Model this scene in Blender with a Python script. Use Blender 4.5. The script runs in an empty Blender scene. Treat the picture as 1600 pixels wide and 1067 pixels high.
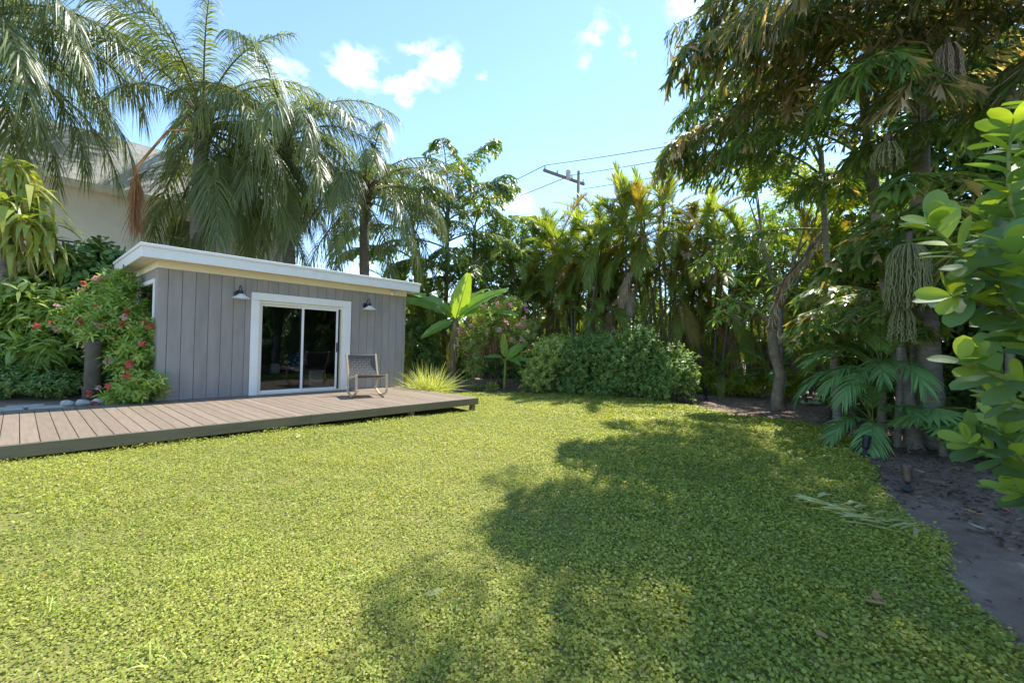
import bpy, bmesh, math, random
import numpy as np
from mathutils import Matrix, Vector

random.seed(7)
RNG = np.random.default_rng(11)
R_ = math.radians
scene = bpy.context.scene
COL = scene.collection

# ------------------------------------------------------------------ camera
CAM_H, FPX, PITCH, ROLL = 1.45, 683.56, 0.0094193, 0.0248334
cp, sp = math.cos(PITCH), math.sin(PITCH)
fw = Vector((0, cp, sp)); up0 = Vector((0, -sp, cp)); r0 = Vector((1, 0, 0))
cr, sr = math.cos(ROLL), math.sin(ROLL)
RT = r0 * cr + up0 * sr
UP = up0 * cr - r0 * sr
cam_data = bpy.data.cameras.new('camera')
cam = bpy.data.objects.new('camera', cam_data); COL.objects.link(cam)
cam.matrix_world = Matrix(((RT.x, UP.x, -fw.x, 0), (RT.y, UP.y, -fw.y, 0), (RT.z, UP.z, -fw.z, CAM_H), (0, 0, 0, 1)))
cam_data.sensor_width = 36.0
cam_data.lens = FPX / 1600 * 36.0
cam_data.clip_start = 0.05
cam_data.clip_end = 3000
scene.camera = cam


def P(px, py, Y):
    """world point that was measured at photo pixel (px, py), Y metres ahead"""
    d = fw + RT * ((px - 800) / FPX) + UP * ((533.5 - py) / FPX)
    return Vector((0, 0, CAM_H)) + d * (Y / d.y)


# ------------------------------------------------------------------ sun, sky, exposure
SHED_ANG = math.atan2(0.749, 0.663)
SUN_AZ = SHED_ANG + R_(3.0)
SUN_EL = R_(56)
sun_dir = Vector((math.cos(SUN_AZ) * math.cos(SUN_EL), math.sin(SUN_AZ) * math.cos(SUN_EL), math.sin(SUN_EL)))
sl = bpy.data.lights.new('sun', 'SUN'); sl.energy = 2.15; sl.angle = R_(0.55); sl.color = (1.0, 0.955, 0.87)
so = bpy.data.objects.new('sun', sl); COL.objects.link(so)
so.rotation_euler = (-sun_dir).to_track_quat('-Z', 'Y').to_euler(); so.location = (20, 20, 30)

world = bpy.data.worlds.new('World'); scene.world = world; world.use_nodes = True
wn = world.node_tree.nodes; wl = world.node_tree.links
wn.clear()


def N(nt, typ, **kw):
    n = nt.nodes.new(typ)
    for k, v in kw.items():
        setattr(n, k, v)
    return n


def math_node(nt, op, a, b=None, clamp=False):
    n = nt.nodes.new('ShaderNodeMath'); n.operation = op; n.use_clamp = clamp
    for i, v in enumerate((a, b)):
        if v is None: continue
        if isinstance(v, (int, float)): n.inputs[i].default_value = v
        else: nt.links.new(v, n.inputs[i])
    return n.outputs[0]


def build_world():
    nt = world.node_tree
    sky = N(nt, 'ShaderNodeTexSky', sky_type='NISHITA')
    sky.sun_disc = False
    sky.sun_elevation = SUN_EL
    sky.sun_rotation = math.pi / 2 - SUN_AZ
    sky.altitude = 0; sky.air_density = 1.0; sky.dust_density = 0.05; sky.ozone_density = 3.0
    tc = N(nt, 'ShaderNodeTexCoord')
    noise = N(nt, 'ShaderNodeTexNoise'); noise.inputs['Scale'].default_value = 13.0
    noise.inputs['Detail'].default_value = 9.0; noise.inputs['Roughness'].default_value = 0.58
    noise.inputs['Distortion'].default_value = 0.25
    mp = N(nt, 'ShaderNodeMapping'); mp.inputs['Scale'].default_value = (1, 1, 1.7)
    nt.links.new(tc.outputs['Generated'], mp.inputs['Vector'])
    nt.links.new(mp.outputs[0], noise.inputs['Vector'])
    # small fair-weather clouds: where they hang (direction) and how big (radians)
    clouds = [(430, 122, .085, 1.0), (555, 108, .075, .95), (640, 135, .075, 1.0), (680, 98, .07, 1.0), (655, 80, .045, .8), (755, 117, .028, .75),
              (930, 50, .06, .62), (985, 68, .055, .6), (925, 95, .035, .5), (1075, -8, .07, .85), (170, 20, .06, .75), (800, 315, .075, .6),
              (590, -160, .16, .9), (1250, -220, .2, .9), (1000, 235, .05, .4), (1230, 395, .09, .8), (700, 455, .08, .8), (1110, 300, .05, .6), (2100, 60, .15, .9), (-500, 100, .18, .9)]
    acc = None
    for (px, py, r, s) in clouds:
        d = (P(px, py, 10) - Vector((0, 0, CAM_H))).normalized()
        sub = N(nt, 'ShaderNodeVectorMath', operation='SUBTRACT'); sub.inputs[1].default_value = d
        nt.links.new(tc.outputs['Generated'], sub.inputs[0])
        sc = N(nt, 'ShaderNodeVectorMath', operation='MULTIPLY'); sc.inputs[1].default_value = (1 / r, 1 / r, 1.5 / r)
        nt.links.new(sub.outputs[0], sc.inputs[0])
        ln = N(nt, 'ShaderNodeVectorMath', operation='LENGTH'); nt.links.new(sc.outputs[0], ln.inputs[0])
        mr = N(nt, 'ShaderNodeMapRange'); mr.interpolation_type = 'SMOOTHSTEP'
        mr.inputs['From Min'].default_value = 1.15; mr.inputs['From Max'].default_value = 0.0
        mr.inputs['To Min'].default_value = 0; mr.inputs['To Max'].default_value = s
        nt.links.new(ln.outputs['Value'], mr.inputs['Value'])
        acc = mr.outputs[0] if acc is None else math_node(nt, 'MAXIMUM', acc, mr.outputs[0])
    wob = math_node(nt, 'SUBTRACT', noise.outputs['Fac'], 0.5)
    wob = math_node(nt, 'MULTIPLY', wob, 3.4)
    edge = math_node(nt, 'ADD', math_node(nt, 'MULTIPLY', acc, 1.0), wob)
    edge = math_node(nt, 'SUBTRACT', edge, 0.34)
    edge = math_node(nt, 'MULTIPLY', edge, .95, True)
    edge = math_node(nt, 'MULTIPLY', edge, math_node(nt, 'MULTIPLY', acc, 2.0, True))
    edge = math_node(nt, 'MULTIPLY', edge, 0.9)
    mix = N(nt, 'ShaderNodeMixRGB'); mix.inputs[2].default_value = (3.6, 3.7, 3.75, 1)
    hs = N(nt, 'ShaderNodeMixRGB', blend_type='MULTIPLY'); hs.inputs[0].default_value = 1; hs.inputs[2].default_value = (.55, .565, .55, 1)
    nt.links.new(sky.outputs[0], hs.inputs[1])
    nt.links.new(edge, mix.inputs[0]); nt.links.new(hs.outputs[0], mix.inputs[1])
    bg = N(nt, 'ShaderNodeBackground'); bg.inputs['Strength'].default_value = 0.15
    out = N(nt, 'ShaderNodeOutputWorld')
    nt.links.new(mix.outputs[0], bg.inputs['Color']); nt.links.new(bg.outputs[0], out.inputs['Surface'])


build_world()
vs = scene.view_settings
vs.view_transform = 'Standard'; vs.look = 'None'; vs.gamma = 1.0; vs.use_curve_mapping = False
vs.exposure = 2.08
scene.render.engine = 'CYCLES'
cy = scene.cycles
cy.max_bounces = 8; cy.diffuse_bounces = 5; cy.glossy_bounces = 4; cy.transmission_bounces = 8; cy.transparent_max_bounces = 8
cy.sample_clamp_indirect = 6.0
cy.use_denoising = True
try:
    cy.denoiser = 'OPENIMAGEDENOISE'
    cy.denoising_input_passes = 'RGB_ALBEDO_NORMAL'
    cy.denoising_prefilter = 'ACCURATE'
except Exception:
    pass


# ------------------------------------------------------------------ materials
def new_mat(name):
    m = bpy.data.materials.new(name); m.use_nodes = True
    nt = m.node_tree; nt.nodes.clear()
    out = N(nt, 'ShaderNodeOutputMaterial')
    b = N(nt, 'ShaderNodeBsdfPrincipled')
    nt.links.new(b.outputs[0], out.inputs['Surface'])
    return m, nt, b, out


def ramp(nt, fac, cols, pos=None):
    r = N(nt, 'ShaderNodeValToRGB')
    el = r.color_ramp.elements
    n = len(cols)
    for i, c in enumerate(cols):
        p = pos[i] if pos else i / max(1, n - 1)
        e = el[i] if i < 2 else el.new(p)
        e.position = p; e.color = (*c, 1)
    nt.links.new(fac, r.inputs[0])
    return r.outputs[0]


def surf(name, cols, scale=6.0, rough=0.7, stretch=(1, 1, 1), bump=0.0, bump_scale=60.0, coord='Object', spec=0.3, detail=6, objvar=0.0, metal=0.0, wear=None):
    """procedural surface: noise between colours + fine bump, a little shift from object to object"""
    m, nt, b, out = new_mat(name)
    tc = N(nt, 'ShaderNodeTexCoord'); mp = N(nt, 'ShaderNodeMapping'); mp.inputs['Scale'].default_value = stretch
    nt.links.new(tc.outputs[coord], mp.inputs[0])
    oi = N(nt, 'ShaderNodeObjectInfo')
    add = N(nt, 'ShaderNodeVectorMath', operation='MULTIPLY_ADD')
    cmb = N(nt, 'ShaderNodeCombineXYZ')
    nt.links.new(oi.outputs['Random'], cmb.inputs[0]); nt.links.new(oi.outputs['Random'], cmb.inputs[1])
    add.inputs[1].default_value = (37, 53, 0)
    nt.links.new(cmb.outputs[0], add.inputs[0]); nt.links.new(mp.outputs[0], add.inputs[2])
    no = N(nt, 'ShaderNodeTexNoise'); no.inputs['Scale'].default_value = scale; no.inputs['Detail'].default_value = detail
    no.inputs['Roughness'].default_value = 0.62
    nt.links.new(add.outputs[0], no.inputs['Vector'])
    fac = N(nt, 'ShaderNodeMapRange'); fac.inputs['From Min'].default_value = .28; fac.inputs['From Max'].default_value = .72
    nt.links.new(no.outputs['Fac'], fac.inputs[0])
    c = ramp(nt, fac.outputs[0], cols)
    if wear:
        n3 = N(nt, 'ShaderNodeTexNoise'); n3.inputs['Scale'].default_value = wear[1]; n3.inputs['Detail'].default_value = 8
        n3.inputs['Roughness'].default_value = .7
        nt.links.new(add.outputs[0], n3.inputs['Vector'])
        mr = N(nt, 'ShaderNodeMapRange'); mr.inputs['From Min'].default_value = wear[2]; mr.inputs['From Max'].default_value = wear[2] + .16
        mr.inputs['To Max'].default_value = wear[3]
        nt.links.new(n3.outputs['Fac'], mr.inputs[0])
        mx = N(nt, 'ShaderNodeMixRGB'); mx.inputs[2].default_value = (*wear[0], 1)
        nt.links.new(mr.outputs[0], mx.inputs[0]); nt.links.new(c, mx.inputs[1]); c = mx.outputs[0]
    if objvar:
        hs = N(nt, 'ShaderNodeHueSaturation')
        v = math_node(nt, 'MULTIPLY_ADD', oi.outputs['Random'], 2 * objvar)
        hs_in = v.node; hs_in.inputs[2].default_value = 1 - objvar
        nt.links.new(v, hs.inputs['Value']); nt.links.new(c, hs.inputs['Color']); c = hs.outputs[0]
    nt.links.new(c, b.inputs['Base Color'])
    b.inputs['Roughness'].default_value = rough
    b.inputs['Specular IOR Level'].default_value = spec
    b.inputs['Metallic'].default_value = metal
    if bump:
        n2 = N(nt, 'ShaderNodeTexNoise'); n2.inputs['Scale'].default_value = bump_scale; n2.inputs['Detail'].default_value = 5
        nt.links.new(add.outputs[0], n2.inputs['Vector'])
        bp = N(nt, 'ShaderNodeBump'); bp.inputs['Strength'].default_value = bump; bp.inputs['Distance'].default_value = 0.02
        nt.links.new(n2.outputs['Fac'], bp.inputs['Height']); nt.links.new(bp.outputs[0], b.inputs['Normal'])
    return m


def leafmat(name, cols, pos=None, trans=0.32, rough=0.42, spec=0.4, tcol=None, objvar=0.14, gain=2.35):
    """leaf: per-leaf colour from the tint attribute, light passes through"""
    m, nt, b, out = new_mat(name)
    at = N(nt, 'ShaderNodeAttribute', attribute_name='tint')
    oi = N(nt, 'ShaderNodeObjectInfo')
    cols = [tuple(min(.62, v * gain) for v in q) for q in cols]
    c = ramp(nt, at.outputs['Fac'], cols, pos)
    hs = N(nt, 'ShaderNodeHueSaturation')
    v = math_node(nt, 'MULTIPLY_ADD', oi.outputs['Random'], 2 * objvar); v.node.inputs[2].default_value = 1 - objvar
    nt.links.new(v, hs.inputs['Value'])
    nt.links.new(c, hs.inputs['Color'])
    nt.links.new(hs.outputs[0], b.inputs['Base Color'])
    b.inputs['Roughness'].default_value = rough; b.inputs['Specular IOR Level'].default_value = spec
    tr = N(nt, 'ShaderNodeBsdfTranslucent')
    mx = N(nt, 'ShaderNodeMixRGB', blend_type='MULTIPLY'); mx.inputs[0].default_value = 1
    mx.inputs[2].default_value = (*(tcol or (1.9, 1.75, 0.55)), 1)
    nt.links.new(hs.outputs[0], mx.inputs[1]); nt.links.new(mx.outputs[0], tr.inputs['Color'])
    ms = N(nt, 'ShaderNodeMixShader'); ms.inputs[0].default_value = trans
    nt.links.new(b.outputs[0], ms.inputs[1]); nt.links.new(tr.outputs[0], ms.inputs[2])
    nt.links.new(ms.outputs[0], out.inputs['Surface'])
    return m


M = {}
M['soil'] = surf('soil', [(.13, .088, .065), (.22, .155, .118), (.30, .225, .175)], 1.3, .95, bump=.8, bump_scale=45, wear=((.40, .32, .25), 3.5, .55, .5))
M['turf'] = surf('turf_soil', [(.13, .145, .035), (.19, .19, .05), (.25, .22, .08)], 5, .95, bump=.6, bump_scale=60)
M['siding'] = surf('grey_siding', [(.275, .258, .25), (.325, .303, .292), (.36, .335, .322)], 2.2, .75, (3, 3, .7), bump=.25, bump_scale=70, objvar=.05, wear=((.45, .42, .40), 1.7, .57, .35))
M['siding_gap'] = surf('siding_groove', [(.05, .052, .056), (.065, .067, .07)], 5, .9)
M['white'] = surf('white_paint', [(.80, .79, .79), (.85, .84, .84), (.88, .87, .87)], 4, .5, bump=.06, bump_scale=40, spec=.4)
M['cream'] = surf('cream_paint', [(.78, .72, .58), (.84, .78, .65)], 3, .6, bump=.06)
M['roofing'] = surf('roof_sheet', [(.55, .55, .53), (.66, .66, .64)], 3, .7)
M['deck'] = surf('brown_composite', [(.20, .152, .108), (.24, .186, .136), (.275, .215, .16)], 3.2, .62, (9, .8, 3), bump=.16, bump_scale=50, objvar=.09, wear=((.30, .26, .215), 2.2, .60, .35))
M['fascia'] = surf('brown_fascia', [(.15, .13, .095), (.19, .165, .12), (.215, .185, .14)], 2.5, .6, (.9, 6, 6), bump=.2, bump_scale=40, wear=((.10, .10, .06), 2.4, .58, .5))
M['timber'] = surf('weathered_timber', [(.13, .095, .065), (.20, .155, .11), (.27, .22, .165)], 4, .85, (1, 8, 8), bump=.4, bump_scale=40, objvar=.12)
M['fencewood'] = surf('grey_fence_wood', [(.11, .085, .062), (.17, .135, .10), (.22, .18, .14)], 3, .9, (6, 6, .8), bump=.4, bump_scale=40, objvar=.2)
M['beech'] = surf('pale_beech', [(.56, .43, .27), (.66, .52, .35)], 4, .45, (1.5, 8, 8), spec=.4)
M['strap'] = surf('charcoal_webbing', [(.10, .092, .085), (.15, .14, .13)], 160, .9, bump=.3, bump_scale=300)
M['black'] = surf('black_metal', [(.012, .013, .018), (.022, .023, .03)], 9, .4, spec=.5)
M['enamel'] = surf('white_enamel', [(.72, .71, .68), (.8, .79, .76)], 9, .3, spec=.5)
M['bronze'] = surf('bronze_metal', [(.10, .075, .055), (.20, .155, .12)], 14, .5, metal=.5)
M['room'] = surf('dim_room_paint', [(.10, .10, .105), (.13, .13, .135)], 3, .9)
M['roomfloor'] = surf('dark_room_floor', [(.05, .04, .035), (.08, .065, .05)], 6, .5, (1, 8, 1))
M['stucco'] = surf('cream_stucco', [(.72, .68, .58), (.80, .76, .66)], 3, .9, bump=.3, bump_scale=120)
M['shingle'] = surf('white_roof_tile', [(.50, .50, .47), (.60, .595, .56), (.66, .65, .61)], 5, .8, bump=.3, bump_scale=40, objvar=.12)
M['under'] = surf('tile_underlay', [(.20, .19, .17), (.26, .25, .23)], 5, .9)
M['stone'] = surf('pale_stone', [(.32, .30, .29), (.46, .44, .42), (.56, .55, .53)], 9, .9, bump=.5, bump_scale=30)
M['paver'] = surf('concrete_paver', [(.36, .33, .28), (.48, .45, .39), (.56, .53, .46)], 7, .95, bump=.5, bump_scale=60)
M['urn'] = surf('brown_drainpipe', [(.075, .06, .045), (.12, .10, .075), (.15, .13, .10)], 5, .8, bump=.3)
M['polewood'] = surf('pole_wood', [(.13, .12, .11), (.21, .19, .175)], 4, .9, (6, 6, .6), bump=.4)
M['wire'] = surf('cable', [(.035, .035, .038), (.05, .05, .055)], 10, .6)
M['palmbark'] = surf('palm_bark', [(.15, .128, .108), (.24, .212, .18), (.33, .30, .26)], 5, .95, (1, 1, 5), bump=.7, bump_scale=22)
M['greybark'] = surf('grey_bark', [(.15, .125, .092), (.24, .20, .15), (.34, .295, .23)], 5, .95, (1, 1, 1.6), bump=.9, bump_scale=28, wear=((.10, .12, .06), 3, .56, .45))
M['cane'] = surf('green_cane', [(.14, .12, .05), (.20, .165, .07), (.27, .23, .13)], 6, .6, (1, 1, 6), bump=.25, bump_scale=25)
M['bananastem'] = surf('banana_stem', [(.11, .085, .045), (.20, .165, .08), (.25, .23, .10)], 5, .8, (4, 4, .7), bump=.5, bump_scale=25)
M['twig'] = surf('twig_bark', [(.09, .07, .05), (.15, .12, .085)], 8, .9, bump=.4)
M['greentwig'] = surf('green_twig', [(.16, .20, .045), (.25, .28, .07)], 8, .55)
M['mulch'] = leafmat('mulch_chips', [(.04, .03, .022), (.09, .065, .045), (.19, .145, .105), (.30, .19, .10)], trans=0, rough=.95, spec=.1, gain=1.0)
M['drybrown'] = leafmat('dry_brown_leaf', [(.10, .07, .045), (.19, .14, .095), (.30, .245, .185)], trans=.2, rough=.75, spec=.2, tcol=(1.5, 1.2, .8))
M['dryorange'] = leafmat('dry_orange_fibre', [(.30, .15, .06), (.46, .24, .10), (.56, .34, .18)], trans=.25, rough=.8, spec=.2, tcol=(1.4, 1.1, .8), gain=1.0)
M['cover'] = leafmat('ground_cover_leaf', [(.10, .125, .022), (.165, .19, .036), (.235, .235, .05), (.28, .25, .10)], [0, .45, .9, 1], trans=.3, rough=.5, spec=.3, gain=2.05)
M['blade'] = leafmat('grass_blade', [(.09, .14, .03), (.16, .20, .045), (.25, .25, .09)], trans=.3, rough=.5, spec=.3)
M['queen'] = leafmat('queen_palm_leaf', [(.046, .066, .024), (.08, .104, .038), (.125, .142, .06)], trans=.36, rough=.38, spec=.45, gain=2.0)
M['areca'] = leafmat('areca_leaf', [(.042, .066, .016), (.075, .10, .024), (.13, .135, .032), (.19, .15, .045)], [0, .5, .9, 1], gain=3.3, trans=.5, rough=.42, spec=.45)
M['arecagold'] = leafmat('areca_leaf_gold', [(.085, .08, .02), (.125, .098, .024), (.15, .095, .03)], trans=.38, rough=.45)
M['bluepalm'] = leafmat('young_palm_leaf', [(.045, .095, .035), (.075, .14, .05), (.11, .175, .06)], trans=.28, rough=.42, spec=.4)
M['fishtail'] = leafmat('fishtail_leaf', [(.032, .062, .018), (.058, .095, .025), (.10, .135, .035), (.19, .135, .07)], [0, .5, .93, 1], trans=.42, rough=.36, spec=.5)
M['fishold'] = leafmat('fishtail_leaf_ageing', [(.030, .050, .020), (.055, .078, .028), (.115, .09, .052), (.24, .19, .145)], [0, .42, .64, 1], trans=.42, rough=.5, spec=.4)
M['banana'] = leafmat('banana_leaf', [(.06, .125, .03), (.09, .165, .035), (.14, .215, .035)], trans=.45, rough=.36, spec=.45, tcol=(1.9, 1.6, .4))
M['clusia'] = leafmat('clusia_leaf', [(.055, .10, .05), (.075, .13, .052), (.15, .205, .04)], trans=.38, rough=.55, spec=.22, objvar=.22, tcol=(2.0, 1.75, .3), gain=2.0)
M['hedge'] = leafmat('hedge_leaf', [(.05, .095, .03), (.09, .14, .042), (.16, .19, .055)], trans=.3, rough=.4, spec=.4)
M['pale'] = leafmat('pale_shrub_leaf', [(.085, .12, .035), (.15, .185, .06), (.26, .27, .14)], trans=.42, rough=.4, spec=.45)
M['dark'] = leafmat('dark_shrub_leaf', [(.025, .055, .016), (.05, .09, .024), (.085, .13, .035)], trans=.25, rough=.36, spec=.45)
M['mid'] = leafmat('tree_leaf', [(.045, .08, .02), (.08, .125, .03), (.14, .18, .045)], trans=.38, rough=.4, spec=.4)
M['lime'] = leafmat('sunlit_tree_leaf', [(.08, .12, .02), (.14, .17, .028), (.22, .21, .04)], trans=.48, rough=.42, spec=.35)  # tree leaf colours lightened and yellowed, sunlight put into the colour
M['ginger'] = leafmat('ginger_leaf', [(.065, .11, .024), (.11, .16, .036), (.20, .225, .07)], trans=.33, rough=.34, spec=.5)
M['corn'] = leafmat('corn_plant_leaf', [(.075, .105, .022), (.125, .155, .032), (.20, .20, .06), (.26, .21, .12)], [0, .5, .88, 1], trans=.35, rough=.36, spec=.5)
M['frangi'] = leafmat('frangipani_leaf', [(.07, .13, .045), (.115, .18, .06), (.18, .235, .08)], trans=.35, rough=.4, spec=.4)
M['lemon'] = leafmat('lemongrass_blade', [(.13, .16, .045), (.21, .235, .08), (.32, .32, .16)], trans=.35, rough=.45)
M['redflower'] = leafmat('red_petal', [(.78, .07, .07), (.85, .16, .14)], trans=.3, rough=.5, tcol=(1.2, .8, .8), gain=1.0)
M['pinkflower'] = leafmat('pink_petal', [(.85, .30, .30), (.9, .48, .45)], trans=.3, rough=.5, tcol=(1.2, .9, .9), gain=1.0)
M['fruit'] = surf('green_fruit_strings', [(.13, .15, .055), (.20, .21, .085), (.26, .24, .12)], 30, .6, bump=.5, bump_scale=90)
M['fruitdry'] = surf('dry_fruit_strings', [(.22, .175, .12), (.34, .28, .21)], 30, .8, bump=.5, bump_scale=90)


def glass_mat(name, tint, refl):
    m, nt, b, out = new_mat(name)
    nt.nodes.remove(b)
    t = N(nt, 'ShaderNodeBsdfTransparent'); t.inputs[0].default_value = (*tint, 1)
    g = N(nt, 'ShaderNodeBsdfGlossy'); g.inputs['Roughness'].default_value = 0.0; g.inputs['Color'].default_value = (.95, .97, 1, 1)
    fr = N(nt, 'ShaderNodeFresnel'); fr.inputs[0].default_value = refl
    ms = N(nt, 'ShaderNodeMixShader')
    nt.links.new(fr.outputs[0], ms.inputs[0]); nt.links.new(t.outputs[0], ms.inputs[1]); nt.links.new(g.outputs[0], ms.inputs[2])
    nt.links.new(ms.outputs[0], out.inputs['Surface'])
    return m


M['glass'] = glass_mat('tinted_glass', (.62, .64, .66), 1.6)
M['winglass'] = glass_mat('window_glass', (.6, .63, .63), 1.9)


def cushion_mat():
    m, nt, b, out = new_mat('blue_white_pattern')
    tc = N(nt, 'ShaderNodeTexCoord'); v = N(nt, 'ShaderNodeTexVoronoi'); v.inputs['Scale'].default_value = 16
    nt.links.new(tc.outputs['Object'], v.inputs['Vector'])
    r = ramp(nt, v.outputs['Distance'], [(.75, .78, .82), (.10, .16, .35), (.03, .06, .18)], [.25, .42, .7])
    nt.links.new(r, b.inputs['Base Color']); b.inputs['Roughness'].default_value = .9
    return m


M['cushion'] = cushion_mat()


# ------------------------------------------------------------------ mesh helpers
class MB:
    def __init__(self):
        self.v = []; self.n = 0; self.f = []

    def add(self, V, F, mat=0, tint=0.5, smooth=False):
        V = np.asarray(V, dtype=np.float64).reshape(-1, 3); F = np.asarray(F, dtype=np.int64)
        if len(F) == 0: return
        t = np.broadcast_to(np.asarray(tint, dtype=np.float64), (len(F),))
        self.f.append((F + self.n, mat, t, smooth))
        self.v.append(V); self.n += len(V)

    def mesh(self, name, mats):
        me = bpy.data.meshes.new(name)
        V = np.concatenate(self.v)
        me.vertices.add(len(V)); me.vertices.foreach_set('co', V.astype(np.float32).ravel())
        loops = np.concatenate([f[0].ravel() for f in self.f])
        sizes = np.concatenate([np.full(len(f[0]), f[0].shape[1]) for f in self.f])
        starts = np.concatenate([[0], np.cumsum(sizes)[:-1]])
        me.loops.add(len(loops)); me.loops.foreach_set('vertex_index', loops.astype(np.int32))
        me.polygons.add(len(sizes)); me.polygons.foreach_set('loop_start', starts.astype(np.int32))
        me.polygons.foreach_set('loop_total', sizes.astype(np.int32))
        me.polygons.foreach_set('material_index', np.concatenate([np.full(len(f[0]), f[1]) for f in self.f]).astype(np.int32))
        me.polygons.foreach_set('use_smooth', np.concatenate([np.full(len(f[0]), f[3]) for f in self.f]).astype(bool))
        a = me.attributes.new('tint', 'FLOAT', 'FACE')
        a.data.foreach_set('value', np.concatenate([f[2] for f in self.f]).astype(np.float32))
        me.update(calc_edges=True)
        for m in (mats if isinstance(mats, (list, tuple)) else [mats]):
            me.materials.append(M[m])
        return me

    def build(self, name, mats, parent=None):
        return obj(name, self.mesh(name, mats), parent)

    # shapes
    def box(self, x0, x1, y0, y1, z0, z1, mat=0):
        V = [(x, y, z) for z in (z0, z1) for y in (y0, y1) for x in (x0, x1)]
        self.add(V, [(0, 2, 3, 1), (4, 5, 7, 6), (0, 1, 5, 4), (2, 6, 7, 3), (0, 4, 6, 2), (1, 3, 7, 5)], mat)
        return self

    def bbox(self, x0, x1, y0, y1, z0, z1, bev=.004, mat=0):
        """box with chamfered edges"""
        bm = bmesh.new(); bmesh.ops.create_cube(bm, size=1)
        for v in bm.verts:
            v.co = ((x0 + x1) / 2 + v.co.x * (x1 - x0), (y0 + y1) / 2 + v.co.y * (y1 - y0), (z0 + z1) / 2 + v.co.z * (z1 - z0))
        bmesh.ops.bevel(bm, geom=list(bm.edges), offset=bev, segments=1, affect='EDGES')
        self.frombm(bm, mat); return self

    def frombm(self, bm, mat=0, smooth=False, mtx=None):
        if mtx is not None: bm.transform(mtx)
        bm.verts.index_update()
        V = [v.co[:] for v in bm.verts]
        q = [[v.index for v in f.verts] for f in bm.faces if len(f.verts) == 4]
        t = [[v.index for v in f.verts] for f in bm.faces if len(f.verts) == 3]
        base = self.n
        if q: self.add(V, q, mat, .5, smooth)
        if t:
            if q: self.f.append((np.asarray(t) + base, mat, np.full(len(t), .5), smooth))
            else: self.add(V, t, mat, .5, smooth)
        rest = [f for f in bm.faces if len(f.verts) > 4]
        for f in rest:
            self.f.append((np.asarray([[v.index for v in f.verts]]) + base, mat, np.full(1, .5), smooth))
        bm.free()

    def tube(self, pts, rad, sides=6, mat=0, tint=.5, smooth=True, cap=True):
        pts = np.asarray([tuple(p) for p in pts], float); n = len(pts)
        rad = np.broadcast_to(np.asarray(rad, float), (n,))
        T = np.gradient(pts, axis=0); T /= np.maximum(np.linalg.norm(T, axis=1), 1e-9)[:, None]
        ref = np.array([0, 0, 1.]) if abs(T[:, 2]).mean() < .8 else np.array([1., 0, 0])
        A = np.cross(T, ref); A /= np.maximum(np.linalg.norm(A, axis=1), 1e-9)[:, None]
        B = np.cross(T, A)
        ang = np.arange(sides) * 2 * np.pi / sides
        V = pts[:, None, :] + rad[:, None, None] * (np.cos(ang)[None, :, None] * A[:, None, :] + np.sin(ang)[None, :, None] * B[:, None, :])
        F = []
        for i in range(n - 1):
            for j in range(sides):
                k = (j + 1) % sides
                F.append((i * sides + j, i * sides + k, (i + 1) * sides + k, (i + 1) * sides + j))
        base = self.n
        self.add(V.reshape(-1, 3), F, mat, tint, smooth)
        if cap:
            self.f.append((np.asarray([list(range(sides))[::-1]]) + base, mat, np.full(1, .5), False))
            self.f.append((np.asarray([list(range(sides))]) + base + (n - 1) * sides, mat, np.full(1, .5), False))
        return self

    def lathe(self, prof, seg=16, mat=0, center=(0, 0, 0), axis=None, smooth=True):
        prof = np.asarray(prof, float); n = len(prof)
        ang = np.arange(seg) * 2 * np.pi / seg
        V = np.zeros((n, seg, 3))
        V[:, :, 0] = prof[:, 0:1] * np.cos(ang); V[:, :, 1] = prof[:, 0:1] * np.sin(ang); V[:, :, 2] = prof[:, 1:2]
        V = V.reshape(-1, 3)
        if axis is not None:
            q = Vector((0, 0, 1)).rotation_difference(Vector(axis).normalized())
            V = V @ np.array(q.to_matrix()).T
        V = V + np.asarray(center)
        F = [(i * seg + j, i * seg + (j + 1) % seg, (i + 1) * seg + (j + 1) % seg, (i + 1) * seg + j) for i in range(n - 1) for j in range(seg)]
        self.add(V, F, mat, .5, smooth); return self


def obj(name, data, parent=None):
    o = bpy.data.objects.new(name, data); COL.objects.link(o)
    if parent is not None: o.parent = parent
    return o


def thing(name, label, cat, loc=(0, 0, 0), rz=0.0, group=None):
    o = obj(name, None); o.empty_display_size = .2
    o.location = loc; o.rotation_euler = (0, 0, rz)
    return tag(o, label, cat, group)


def tag(o, label, cat, group=None, kind=None):
    o['label'] = label; o['category'] = cat
    if group: o['group'] = group
    if kind: o['kind'] = kind
    return o


def struct(o, label=None):
    o['kind'] = 'structure'
    if label: o['label'] = label
    return o


def inst(name, mesh, parent, loc=(0, 0, 0), rot=(0, 0, 0), sc=1.0):
    o = obj(name, mesh, parent)
    o.location = loc; o.rotation_euler = rot
    o.scale = (sc, sc, sc) if isinstance(sc, (int, float)) else sc
    return o


def setmat(o, name):
    for s in o.material_slots:
        s.link = 'OBJECT'; s.material = M[name]


# leaf templates: vertices (along, across, lift), faces of 4 or 3
def tmpl_strip(n, prof):
    V = []; F = []
    for i in range(n + 1):
        a = i / n; w = prof(a)
        V += [(a, -w, 0), (a, w, 0)]
    for i in range(n): F.append((2 * i, 2 * i + 1, 2 * i + 3, 2 * i + 2))
    return np.array(V, float), np.array(F)


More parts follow.
